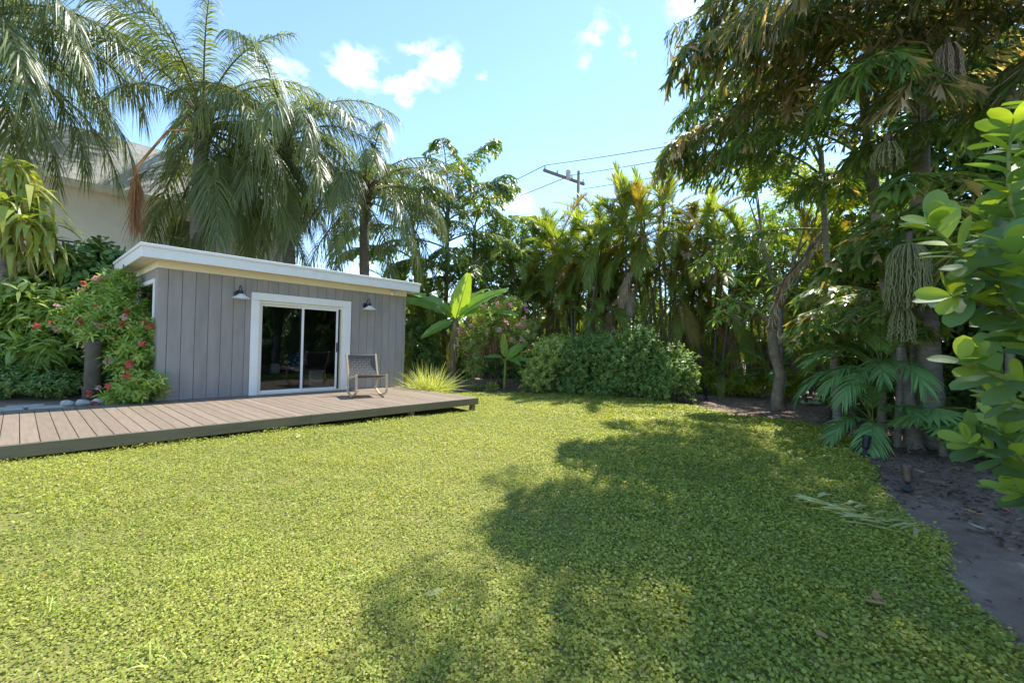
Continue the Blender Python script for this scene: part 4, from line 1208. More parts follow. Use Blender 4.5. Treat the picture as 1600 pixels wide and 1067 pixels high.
fruit_strings('long curtain of green beaded palm fruit hanging in front of the trunks', 1420, 380, 486, 5.3, .20, 'fruit', 170, 1)
fruit_strings('shorter green fruit strings hanging just below the long fruit curtain', 1410, 478, 535, 5.4, .12, 'fruit', 80, 2)
fruit_strings('small green fruit tassel hanging under the ragged brown fronds', 1386, 222, 268, 5.4, .15, 'fruit', 80, 3)
fruit_strings('dry brown fruit strings hanging beside the green upright stem', 1480, 70, 155, 5.2, .15, 'fruitdry', 80, 4)
fruit_strings('dry brown fruit strings high under the crown of the mossy fishtail palm', 1545, -10, 62, 6.0, .2, 'fruitdry', 40, 5)
fruit_strings('small fruit tassel hanging low by the base of the mossy trunk', 1545, 545, 660, 6.0, .13, 'fruit', 34, 6)


# ------------------------------------------------------------------ leafy shrubs and trees
def crown_leaves(mb, blobs, n_sprig, per, L, W, tm=T_LEAF, droop=.15, mat=0, seed=0, shell=.45, upb=.35, spread=.9, stemlen=1.0, tint_mu=.45, tips=None, rough=.07):
    """sprigs of leaves over a set of ellipsoids (centre, radii)"""
    rg = np.random.default_rng(seed)
    vol = np.array([b[1][0] * b[1][1] + b[1][1] * b[1][2] + b[1][0] * b[1][2] for b in blobs]); pr = vol / vol.sum()
    bi = rg.choice(len(blobs), n_sprig, p=pr)
    C = np.array([b[0] for b in blobs], float)[bi]; Rr = np.array([b[1] for b in blobs], float)[bi]
    d = rand_dirs(n_sprig, rg); rad = 1 - shell * rg.random(n_sprig) ** 1.6 + rg.normal(0, rough, n_sprig) + np.where(rg.random(n_sprig) < .06, rg.random(n_sprig) * rough * 4, 0)
    Pp = C + d * Rr * rad[:, None]
    out = unit(d / Rr + np.array([0, 0, upb]) + rg.normal(0, .35, (n_sprig, 3)))
    if tips is not None: tips.append((Pp, out))
    k = per
    Pk = np.repeat(Pp, k, 0); Ok = np.repeat(out, k, 0); j = np.tile(np.arange(k), n_sprig)
    ref = unit(np.cross(Ok, np.array([.3, .2, 1.]))); ref2 = np.cross(Ok, ref)
    an = j * 2.4 + np.repeat(rg.uniform(0, 6.28, n_sprig), k)
    radial = ref * np.cos(an)[:, None] + ref2 * np.sin(an)[:, None]
    Lk = L * rg.uniform(.7, 1.2, len(j))
    B = Pk - Ok * (j / k * L * 1.6 * stemlen)[:, None]
    T = Ok * (1 - spread * (.35 + .5 * j / k))[:, None] + radial * spread + rg.normal(0, .15, (len(j), 3))
    Nn = Ok + np.array([0, 0, .4]) + rg.normal(0, .25, (len(j), 3))
    base = np.repeat(np.clip(rg.normal(tint_mu, .17, n_sprig), 0, 1), k)
    leaves(mb, B, T, Nn, Lk, W * Lk / L * rg.uniform(.85, 1.15, len(j)), tm, droop, mat, np.clip(base + rg.normal(0, .12, len(j)), 0, 1))


def stems_to(mb, base, blobs, n, r=.02, seed=0, mat=0, bend=.25):
    rg = np.random.default_rng(seed)
    for k in range(n):
        c, rr = blobs[rg.integers(len(blobs))]
        e = np.array(c) + rand_dirs(1, rg)[0] * np.array(rr) * .75
        s = np.array(base) + np.append(rg.normal(0, .06 + .02 * n ** .5, 2), 0)
        m1 = s + (e - s) * .35 + rg.normal(0, bend * .3, 3); m2 = s + (e - s) * .7 + rg.normal(0, bend * .3, 3)
        m1[2] = max(m1[2], .1)
        mb.tube([s, m1, m2, e], [r, r * .8, r * .55, r * .25], 5, mat)


def shrub(name, label, base, blobs, n, per, L, W, mat, seed, tm=T_LEAF, stems=8, stem_r=.018, group=None, flowers=None, cat='shrub', stem_mat='twig', **kw):
    """blobs in world coordinates"""
    b = Vector(base)
    t = thing(name, label, cat, tuple(b), 0, group)
    bl = [((Vector(c) - b)[:], r) for c, r in blobs]
    mb = MB(); tips = []
    crown_leaves(mb, bl, n, per, L, W, tm, seed=seed, tips=tips, **kw)
    mb.build('crown', mat, t)
    if stems:
        mb = MB(); stems_to(mb, (0, 0, -.03), bl, stems, stem_r, seed); mb.build('stems', stem_mat, t)
    if flowers:
        rg = np.random.default_rng(seed + 1); Pp, out = tips[0]
        fm, cnt, size, sel = flowers
        ok = np.where(sel(Pp))[0]
        for i in rg.choice(ok, min(cnt, len(ok)), False):
            mb = MB(); kk = 12; c = Pp[i] + out[i] * L * .9
            dd = unit(out[i] + rand_dirs(kk, rg) * .9)
            leaves(mb, np.tile(c, (kk, 1)) + rand_dirs(kk, rg) * size * .5, dd, rand_dirs(kk, rg), size * .9, size * .6, T_OVAL, 0, 0)
            mb.build('flower', fm if isinstance(fm, str) else fm[int(rg.integers(len(fm)))], t)
    return t


def at0(px, py):
    """ground point seen at a photo pixel"""
    d = fw + RT * ((px - 800) / FPX) + UP * ((533.5 - py) / FPX); t = -CAM_H / d.z
    return Vector((d.x * t, d.y * t, 0))


def B(px, py, Y, rx, rz=None, ry=None):
    return (tuple(P(px, py, Y)), (rx, ry or rx, rz or rx))


# hedge of rounded green shrubs on the far side of the lawn
hg = 'green shrubs of the hedge'
hedge = [('yellow green hedge shrub next to the flowering bush', 850, 13.4, [(855, 560, .62, .62), (842, 590, .55, .5), (872, 548, .55, .5)], 'pale', 1500),
         ('rounded green hedge shrub beside the yellow green one', 905, 13.2, [(905, 565, .65, .75), (925, 548, .55, .55), (895, 598, .6, .5)], 'hedge', 1900),
         ('full green hedge shrub in the middle of the hedge', 955, 12.9, [(958, 562, .68, .78), (975, 590, .6, .55), (945, 600, .55, .5)], 'hedge', 1900),
         ('tallest green hedge shrub with a peaked top', 1005, 12.6, [(1005, 560, .62, .8), (1000, 535, .45, .45), (1018, 595, .6, .55)], 'hedge', 1900),
         ('green hedge shrub with bare twiggy foot at the fence end of the hedge', 1052, 12.2, [(1050, 575, .6, .62), (1065, 598, .45, .4), (1035, 602, .5, .42)], 'hedge', 1600)]
for k, (lab, px, Y, bl, mt, n) in enumerate(hedge):
    b = P(px, 600, Y); b.z = 0
    shrub('hedge_shrub', lab, b, [B(x, y, Y, rx, rz) for x, y, rx, rz in bl], n, 7, .085, .048, mt, 500 + k, T_LEAF, 22, .011, hg, shell=.6, upb=.5, spread=.9, rough=.17)

# flowering jatropha / banana corner
b = P(775, 600, 14.6); b.z = .05
shrub('flowering_shrub', 'airy shrub with pink flowers and thin bare stems between banana plant and hedge', b,
      [B(770, 500, 14.6, .85, .6), B(735, 535, 14.4, .6, .5), B(810, 520, 14.5, .7, .5), B(790, 478, 14.8, .6, .4), B(740, 570, 14.2, .45, .45)], 1150, 6, .12, .05, 'pale', 520, T_LEAF, 16, .016, None,
      ('pinkflower', 44, .11, lambda p: (p[:, 2] > .9) & (p[:, 1] < .3)), shell=.7, upb=.5)
b = P(225, 640, 7.6); b.z = .1
shrub('flowering_shrub', 'red flowering bush spilling over the deck beside the shed corner', P(205, 625, 7.9) * 1.0,
      [B(195, 500, 8.1, .55, .5), B(160, 480, 8.2, .5, .45), B(215, 555, 7.8, .45, .4), B(222, 600, 7.5, .42, .28), B(195, 615, 7.5, .38, .22), B(235, 520, 7.9, .35, .35), B(185, 445, 8.4, .4, .3), B(175, 540, 8.1, .4, .4), B(148, 520, 7.75, .28, .22), B(120, 500, 8.0, .35, .3)], 1300, 8, .115, .036, 'ginger', 530, T_LEAF, 16, .014, None,
      (['redflower', 'pinkflower', 'redflower'], 75, .068, lambda p: p[:, 2] > -5), shell=.5, upb=.5, spread=.9)
# dark mass left of the shed
shrub('large_shrub', 'big dark leafy shrub rising beside the shed roof corner', P(120, 600, 9.8) * 1.0,
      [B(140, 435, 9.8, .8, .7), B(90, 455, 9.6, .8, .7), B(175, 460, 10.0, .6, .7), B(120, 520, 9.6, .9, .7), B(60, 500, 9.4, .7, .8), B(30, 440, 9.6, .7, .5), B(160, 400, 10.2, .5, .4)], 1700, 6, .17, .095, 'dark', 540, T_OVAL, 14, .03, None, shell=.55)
shrub('leafy_shrub', 'glossy long leaved shrub under the corn plant trunk', P(30, 600, 8.6) * 1.0,
      [B(40, 470, 8.6, .6, .5), B(90, 490, 8.7, .5, .5), B(0, 520, 8.5, .6, .6), B(70, 540, 8.4, .5, .4)], 420, 8, .30, .062, 'ginger', 545, T_LONG, 12, .014, None, droop=.35, shell=.6)
shrub('low_shrub', 'low small-leaved bush at the back edge of the deck', P(40, 600, 8.0) * 1.0,
      [B(40, 592, 8.0, .65, .3), B(-30, 590, 7.8, .6, .32), B(95, 598, 8.1, .5, .25), B(-90, 580, 7.6, .6, .4)], 900, 7, .075, .035, 'hedge', 550, T_LEAF, 10, .008, None, upb=.6)
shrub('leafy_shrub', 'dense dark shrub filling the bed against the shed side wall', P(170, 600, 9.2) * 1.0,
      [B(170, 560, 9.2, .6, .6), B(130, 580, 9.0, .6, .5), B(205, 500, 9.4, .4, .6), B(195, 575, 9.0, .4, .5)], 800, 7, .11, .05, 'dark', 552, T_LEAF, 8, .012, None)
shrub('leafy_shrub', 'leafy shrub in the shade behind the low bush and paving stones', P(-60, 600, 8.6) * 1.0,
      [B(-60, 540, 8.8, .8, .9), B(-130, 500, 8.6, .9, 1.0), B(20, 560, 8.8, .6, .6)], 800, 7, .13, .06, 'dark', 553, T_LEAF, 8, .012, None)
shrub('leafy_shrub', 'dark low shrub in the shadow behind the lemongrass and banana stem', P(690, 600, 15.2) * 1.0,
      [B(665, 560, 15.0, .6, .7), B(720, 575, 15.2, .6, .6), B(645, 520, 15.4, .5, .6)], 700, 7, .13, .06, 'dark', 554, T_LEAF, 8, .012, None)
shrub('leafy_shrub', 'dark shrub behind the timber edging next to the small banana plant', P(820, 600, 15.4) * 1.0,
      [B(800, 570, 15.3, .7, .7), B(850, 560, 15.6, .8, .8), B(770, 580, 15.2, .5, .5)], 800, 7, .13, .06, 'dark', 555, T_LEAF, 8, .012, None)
# a young palm among them
pt = thing('young_palm', 'young feather palm growing behind the low bush by the deck', 'palm', tuple(P(55, 600, 8.5).xy) + (.2,), 0)
for k in range(9):
    inst('frond', BLUE[k % 4], pt, (0, 0, .05), (RNG.normal(0, .05), 0, k * 2.4), RNG.uniform(.75, 1.0))

# shrubs and trees beyond the fence
def tree(label, px, pybase, Y, zc, blobs, n, per, L, W, mat, seed, trunk_r=.12, group='trees beyond the back fence', tm=T_LEAF, limbs=7, bark='greybark', name='leafy_tree', **kw):
    b = P(px, 560, Y); b.z = 0
    t = thing(name, label, 'tree', tuple(b), 0, group)
    bl = [((Vector(c) - b)[:], r) for c, r in blobs]
    mb = MB(); crown_leaves(mb, bl, n, per, L, W, tm, seed=seed, **kw); mb.build('crown', mat, t)
    rg = np.random.default_rng(seed); mb = MB()
    fork = np.array([rg.normal(0, .1), rg.normal(0, .1), zc * .45])
    mb.tube([(0, 0, -.1), fork * .5 + [.05, 0, 0], fork], [trunk_r * 1.25, trunk_r, trunk_r * .85], 9)
    for k in range(limbs):
        c, rr = bl[k % len(bl)]
        e = np.array(c) + rand_dirs(1, rg)[0] * np.array(rr) * .5
        m = fork + (e - fork) * .5 + rg.normal(0, .15, 3)
        mb.tube([fork, m, e], [trunk_r * .6, trunk_r * .38, trunk_r * .12], 6)
    mb.build('trunk', bark, t)
    return t


tree('light green leafy tree between the fishtail thicket and the areca palms', 800, 560, 19, 5, [B(790, 385, 19, 1.35, 1.1), B(830, 420, 18.8, 1.35, 1.1), B(770, 440, 18.6, 1.1, 1.0), B(745, 400, 19.1, .9, .8), B(850, 365, 19.2, .9, .7), B(810, 470, 18.6, 1.1, .8)], 2000, 7, .16, .065, 'mid', 600)
tree('leafy tree with bright sky gaps behind the frangipani', 1240, 560, 15.0, 5.5, [B(1220, 340, 15.0, 1.1, .8), B(1270, 380, 14.8, 1.2, 1.0), B(1190, 400, 15.2, .9, .8), B(1320, 340, 14.8, 1.1, .9), B(1240, 440, 14.8, 1.0, .7), B(1300, 450, 14.6, 1.0, .8)], 1250, 7, .14, .06, 'mid', 601)
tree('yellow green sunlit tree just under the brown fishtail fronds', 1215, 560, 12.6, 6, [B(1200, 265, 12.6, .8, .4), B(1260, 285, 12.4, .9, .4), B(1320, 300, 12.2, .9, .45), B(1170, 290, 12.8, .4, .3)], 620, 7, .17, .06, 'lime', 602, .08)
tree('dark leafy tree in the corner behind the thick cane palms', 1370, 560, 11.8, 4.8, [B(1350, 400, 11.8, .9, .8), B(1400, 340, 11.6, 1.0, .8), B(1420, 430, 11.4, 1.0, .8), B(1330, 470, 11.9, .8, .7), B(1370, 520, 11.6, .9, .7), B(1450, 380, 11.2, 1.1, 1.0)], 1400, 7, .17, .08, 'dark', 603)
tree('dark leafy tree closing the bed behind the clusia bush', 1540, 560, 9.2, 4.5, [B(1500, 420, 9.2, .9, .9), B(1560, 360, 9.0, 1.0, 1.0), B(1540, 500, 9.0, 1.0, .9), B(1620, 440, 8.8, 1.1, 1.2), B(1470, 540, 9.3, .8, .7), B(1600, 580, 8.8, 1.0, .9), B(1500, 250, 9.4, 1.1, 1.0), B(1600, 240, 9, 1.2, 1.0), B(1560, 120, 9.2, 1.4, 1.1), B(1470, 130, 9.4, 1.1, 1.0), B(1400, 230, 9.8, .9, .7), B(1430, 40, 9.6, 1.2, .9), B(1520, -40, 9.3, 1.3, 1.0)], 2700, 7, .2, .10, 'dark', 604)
for k, (px, lab) in enumerate([(640, 'distant round tree behind the low bushy areca'), (760, 'distant round tree behind the light green leafy tree'), (880, 'distant round tree behind the areca under the utility pole'), (1000, 'distant round tree behind the middle areca palms'), (1120, 'distant round tree behind the leaning areca canes'), (1250, 'distant round tree behind the sky gap tree')]):
    tree(lab, px, 560, 23 + (k % 2) * 2, 4, [B(px, 505, 23, 1.7, 1.2), B(px - 45, 530, 23, 1.5, 1.2), B(px + 45, 525, 23.5, 1.6, 1.2), B(px + 10, 470 + 12 * (k % 3), 24, 1.2, 1.0)], 800, 6, .26, .13, ['mid', 'dark', 'lime'][k % 3], 620 + k, .12)


for k, (x, y, h) in enumerate([(9.5, 2.4, 5.0), (11.5, -.6, 5.5), (8.6, -1.6, 4.6), (10.0, -4.6, 5.5), (6.4, -5.4, 4.8), (13.5, 3.5, 6.0)]):
    t_ = thing('leafy_tree', 'dark leafy tree seen only as a reflection in the glass door', 'tree', (x, y, 0), 0, 'trees mirrored in the glass door')
    mb = MB(); crown_leaves(mb, [((0, 0, h * .62), (1.7, 1.7, h * .33)), ((.8, -.6, h * .35), (1.5, 1.4, h * .3)), ((-.7, .7, h * .3), (1.4, 1.5, h * .28)), ((0, 0, h * .17), (1.9, 1.9, h * .18))], 900, 6, .26, .13, seed=660 + k); mb.build('crown', 'dark', t_)
    MB().tube([(0, 0, -.1), (.05, 0, h * .3), (0, .05, h * .6)], [.17, .14, .08], 9).build('trunk', 'greybark', t_)


# corn plant (dracaena) at the far left
def corn_plant():
    b = P(8, 560, 8.9); b.z = 0
    t = thing('corn_plant', 'corn plant with layered yellow green strap leaves on a thick grey trunk', 'plant', tuple(b), 0)
    top = P(14, 300, 8.9) - b
    mb = MB(); ringed_trunk(mb, [(0, 0, -.1), (0.0, 0, 1.2), (.02, 0, 2.4), tuple(top)], .24, .12, 14, .2, .02); mb.build('trunk', 'palmbark', t)
    rg = np.random.default_rng(77)
    heads = [P(20, 262, 8.7), P(45, 300, 8.8), P(-10, 290, 8.6), P(30, 340, 8.6), P(68, 340, 8.9), P(5, 350, 8.5), P(50, 385, 8.8), P(80, 385, 9.0), P(20, 380, 8.6), P(95, 400, 9.1), P(-30, 340, 8.7), P(40, 270, 8.9), P(65, 310, 9.0), P(10, 320, 8.4), P(80, 360, 8.8), P(45, 350, 8.5), P(-5, 380, 8.5)]
    n = 0
    meshes = []
    for q in range(6):
        mb = MB(); leaves(mb, [[0, 0, 0]], [[1, 0, .5]], [[-.4, 0, 1]], .50, .108, T_LONG, .75 + .22 * q, 0, .15 + .13 * q); meshes.append(mb.mesh('leaf', 'corn'))
    for hpos in heads:
        c = hpos - b
        MB().tube([top * .82, (top * .9 + c) / 2 + Vector((0, 0, .03)), c], [.045, .035, .03], 6).build('stem', 'palmbark', t)
        for k in range(17):
            az = k * 2.4 + rg.random(); tl = -.5 + .105 * k + rg.normal(0, .12)
            o = inst('leaf', meshes[int(rg.integers(6))], t, tuple(c + Vector((0, 0, .12 - .014 * k))), (0, tl, az), float(rg.uniform(.75, 1.15)))
            if k > 13 and rg.random() < .45: setmat(o, 'drybrown')


corn_plant()


# ------------------------------------------------------------------ banana plants, lemongrass
def banana_leaf_mesh(L, W, fold, droop, seed, split=0, tint=.5):
    rg = np.random.default_rng(seed); n = 16; m = 4
    V = []; F = []; tn = []
    for i in range(n + 1):
        a = i / n
        w = W * .5 * (math.sin(math.pi * (.04 + .94 * a) ** .75) ** .6)
        x = a * L; z = -droop * L * a * a
        for j in range(-m, m + 1):
            s = j / m
            V.append((x + .04 * abs(s) * L * .5, s * w * math.cos(fold), z + abs(s) * w * math.sin(fold) + .012 * math.sin(a * 31 + abs(j)) * abs(s) + rg.normal(0, .003)))
    c = 2 * m + 1
    for i in range(n):
        for j in range(2 * m):
            if split and j in (0, 1, 6, 7) and (i * 7 + (j > 3) * 3) % split == 0: continue
            F.append((i * c + j, (i + 1) * c + j, (i + 1) * c + j + 1, i * c + j + 1)); tn.append(np.clip(tint + rg.normal(0, .04), 0, 1))
    mb = MB(); mb.add(V, F, 0, tn, True)
    pts = [(-.28 + 0, 0, .0)] + [(i / 8 * L, 0, -droop * L * (i / 8) ** 2 - .008) for i in range(9)]
    mb.tube(pts, np.linspace(.026, .005, 10), 6, 1)
    return mb.mesh('leaf', ['banana', 'greentwig'])


def place_leaf(t, me, p, d, rollv=(0, -1, .3), sc=1.0):
    """orient a leaf: +X along d, face towards rollv"""
    x = Vector(d).normalized(); z = (Vector(rollv) - x * Vector(rollv).dot(x)).normalized(); y = z.cross(x)
    o = obj('leaf', me, t)
    o.matrix_local = Matrix.Translation(Vector(p)) @ Matrix((x, y, z)).transposed().to_4x4() @ Matrix.Scale(sc, 4)
    return o


def bananas():
    b = P(704, 604, 14.3); b.z = 0
    t = thing('banana_plant', 'banana plant with big paddle leaves and one upright lime leaf beside the shed', 'plant', tuple(b), 0)
    top = P(712, 500, 14.3) - b
    mb = MB(); ringed_trunk(mb, [(0, 0, -.1), tuple(top * .5), tuple(top)], .16, .10, 12, .35, .05); mb.build('stem', 'bananastem', t)
    mb = MB(); rg = np.random.default_rng(3); n = 40
    hh = rg.random(n); an = rg.uniform(0, 6.28, n); pos = np.array(top) * hh[:, None] + np.stack([np.cos(an), np.sin(an), 0 * an], -1) * .14
    leaves(mb, pos, np.stack([np.cos(an) * .4, np.sin(an) * .4, -1 + 0 * an], -1), np.stack([np.cos(an), np.sin(an), 0 * an], -1), rg.uniform(.15, .4, n), .06, T_LEAF, .1, 0); mb.build('dry_sheaths', 'drybrown', t)
    up = banana_leaf_mesh(1.6, .78, .16, .0, 1, 0, 1.0)
    a = P(712, 500, 14.3) - b; place_leaf(t, up, a, P(728, 443, 14.2) - P(712, 500, 14.3), (-.5, -1, .2), .98)
    la = banana_leaf_mesh(1.9, .62, .3, .34, 2, 0, .35); lb = banana_leaf_mesh(1.7, .62, .35, .5, 3, 5, .4)
    for (d, me, rv, sc) in (((-.95, -.25, .55), la, (0, -.6, 1), 1.0), ((-.6, -.5, .75), lb, (0, -.6, 1), .85), ((.9, -.3, .42), lb, (0, -.7, 1), 1.0), ((.75, -.45, .7), la, (-.2, -.8, .8), .9), ((.35, .6, .9), la, (-.6, -.8, .2), .95), ((-.4, .7, .7), lb, (0, -.6, 1), .9), ((-.55, -.4, -.25), la, (0, -1, .5), .55)):
        place_leaf(t, me, a + Vector(d).normalized() * .18, d, rv, sc)
    # young one by the hedge
    b2 = P(788, 600, 14.0); b2.z = .03
    t = thing('banana_plant', 'small young banana plant with lime leaves among the flowering stems', 'plant', tuple(b2), 0)
    top = P(790, 562, 14.0) - b2
    mb = MB(); ringed_trunk(mb, [(0, 0, -.1), tuple(top * .5), tuple(top)], .05, .035, 8, .3, .04); mb.build('stem', 'greentwig', t)
    s1 = banana_leaf_mesh(.75, .26, .2, .02, 4, 0, .95); s2 = banana_leaf_mesh(.7, .30, .3, .4, 5, 0, .45)
    for (d, me, rv, sc) in (((-.12, -.1, 1), s1, (-.3, -1, .1), 1), ((.7, -.2, .8), s2, (-.2, -1, .6), 1.1), ((.8, -.5, .2), s2, (0, -.8, 1), 1), ((.5, -.8, .1), s2, (0, -.6, 1), .9), ((-.7, -.4, .3), s2, (0, -.6, 1), .8), ((.55, -.3, .35), s1, (0, -.8, .8), .6), ((.9, -.2, .25), s1, (0, -.8, .8), .6)):
        place_leaf(t, me, top + Vector(d).normalized() * .1, d, rv, sc)


bananas()


def lemongrass():
    b = SL(3.92, -.72, 0.05)
    t = thing('lemongrass', 'clump of pale arching lemongrass at the end of the deck', 'grass', tuple(b), 0)
    rg = np.random.default_rng(9); mb = MB(); n = 760
    az = rg.uniform(0, 6.28, n); el = rg.uniform(.55, 1.5, n); r = rg.random(n) ** .5 * .28
    pos = np.stack([np.cos(az) * r, np.sin(az) * r, 0 * az], -1)
    az2 = az + rg.normal(0, .6, n)
    T = np.stack([np.cos(az2) * np.cos(el), np.sin(az2) * np.cos(el), np.sin(el)], -1)
    L = rg.uniform(.7, 1.35, n)
    tm = tmpl_strip(6, lambda a: .5 * (1 - a ** 2) + .02)
    leaves(mb, pos, T, T * 0 + [0, 0, 1.] + rg.normal(0, .3, (n, 3)), L, .017, tm, rg.uniform(.15, .7, n), 0, rg.random(n))
    mb.build('blades', 'lemon', t)['kind'] = 'stuff'


lemongrass()


def small_weed(px, py, label, mat, seed, s=1.0):
    p = at0(px, py); t = thing('small_plant', label, 'plant', tuple(p), 0)
    rg = np.random.default_rng(seed); mb = MB(); n = 90
    az = rg.uniform(0, 6.28, n); el = rg.uniform(.2, 1.4, n); r = rg.random(n) * .12 * s
    T = np.stack([np.cos(az) * np.cos(el), np.sin(az) * np.cos(el), np.sin(el)], -1)
    leaves(mb, np.stack([np.cos(az) * r, np.sin(az) * r, rg.random(n) * .15 * s], -1), T, [0, 0, 1.] + rg.normal(0, .3, (n, 3)), rg.uniform(.08, .2, n) * s, .035 * s, T_LEAF, .4)
    mb.build('leaves', mat, t)


small_weed(768, 612, 'small dry pinkish weed in front of the timber edging', 'pale', 41, 1.5)
small_weed(745, 611, 'tiny green weed at the timber edging near the deck end', 'hedge', 42, 1.1)


# timber edging of the raised bed
def edging():
    t = thing('timber_edging', 'low weathered timber edging of the raised bed beside the deck', 'edging', tuple(at0(700, 612)), 0)
    a = at0(696, 611) - t.location; b = at0(850, 605) - t.location
    d = (b - a); L = d.length; ang = math.atan2(d.y, d.x)
    for i, (s0, s1) in enumerate(((0, L * .42), (L * .42 + .01, L))):
        for k in range(2):
            o = MB().bbox(s0, s1, -.04, .04, .17 * k + .002, .17 * k + .165, .008).build('timber', 'timber', t)
            o.location = a; o.rotation_euler = (0, 0, ang)
    for s in (.05, L * .42, L * .8):
        o = MB().bbox(s - .035, s + .035, -.085, -.042, -.15, .36, .006).build('stake', 'timber', t); o.location = a; o.rotation_euler = (0, 0, ang)


edging()


# ------------------------------------------------------------------ fence
def fence():
    a = Vector((-6.0, 21.5, 0)); c = Vector((9.6, 18.0, 0)); e = Vector((14.5, 8.0, 0))
    for (p, q, lab) in ((a, c, 'weathered wooden board fence behind the areca palms'), (c + Vector((.1, -.1, 0)), e, 'weathered wooden board fence along the shaded side bed')):
        d = q - p; L = d.length; ang = math.atan2(d.y, d.x)
        t = thing('wooden_fence', lab, 'fence', tuple(p), ang, 'wooden fences')
        pm = MB().bbox(.004, .138, -.012, .010, .07, 1.83, .003).mesh('picket', 'fencewood')
        s = 0
        while s + .14 < L:
            inst('picket', pm, t, (s, RNG.normal(0, .004), RNG.normal(0, .012))); s += .142
        rm = MB().bbox(0, L, -.062, -.018, 0, .09, .004)
        me = rm.mesh('rail', 'fencewood')
        for z in (.25, .95, 1.6): inst('rail', me, t, (0, 0, z))
        pom = MB().bbox(-.045, .045, -.155, -.064, -.2, 1.86, .005).mesh('post', 'fencewood')
        s = .1
        while s < L: inst('post', pom, t, (s, 0, 0)); s += 2.4


fence()


# ------------------------------------------------------------------ utility pole and lines
def pole():
    Y = 30.0
    c = P(904, 280, Y); b = Vector((c.x, c.y, 0))
    t = thing('utility_pole', 'wooden utility pole with a slanting crossarm above the areca palms', 'pole', tuple(b), 0)
    MB().tube([(0, 0, -.3), (0, 0, 5), (0, 0, c.z + .55)], [.15, .13, .10], 12).build('pole', 'polewood', t)
    l = P(849, 268, Y - 1.2) - b; r = P(912, 290, Y + 1.0) - b
    d = r - l
    o = MB().bbox(-d.length / 2, d.length / 2, -.07, .07, -.09, .09, .012).build('crossarm', 'polewood', t)
    o.location = (l + r) / 2 + Vector((0, -.22, 0)); o.rotation_euler = (0, -math.atan2(d.z, d.xy.length), math.atan2(d.y, d.x))
    tops = []
    for f in (.03, .32, .68, .97):
        p = l.lerp(r, f) + Vector((0, -.22, .09))
        MB().lathe([(0, 0), (.05, 0), (.06, .08), (.035, .12), (.055, .18), (.03, .25), (0, .26)], 10, 0, tuple(p)).build('insulator', 'stone', t)
        tops.append(b + p + Vector((0, 0, .25)))
    o = MB().lathe([(0, 0), (.16, 0), (.17, .05), (.17, .55), (.14, .62), (0, .63)], 14, 0, tuple(Vector((-.75, -.30, c.z - .15)))).build('transformer', 'stone', t)
    # lines
    for i, (p0, far, lab) in enumerate(((tops[0], P(1135, 205, 18), 'upper power line crossing the sky to the utility pole'), (tops[2], P(1135, 224, 18), 'middle power line crossing the sky behind the areca tops'), (tops[3] + Vector((0, 0, -.7)), P(1135, 248, 18), 'lowest power line just above the areca tops'))):
        q = p0 + (far - p0) * 2.2
        pts = []
        for k in range(25):
            f = k / 24; z = p0.lerp(q, f); z.z -= .9 * 4 * f * (1 - f) * .25; pts.append(z)
        w = MB(); w.tube(pts, .02, 5); ob = w.build('power_line', 'wire'); tag(ob, lab, 'cable')
    for p0, far, lab in ((tops[0], P(700, 330, 45), 'upper power line running down left from the pole'), (tops[2], P(690, 352, 45), 'lower power line running down left from the pole')):
        q = p0 + (far - p0) * 1.6; pts = []
        for k in range(25):
            f = k / 24; z = p0.lerp(q, f); z.z -= .5 * f * (1 - f); pts.append(z)
        w = MB(); w.tube(pts, .026, 5); tag(w.build('power_line', 'wire'), lab, 'cable')


pole()


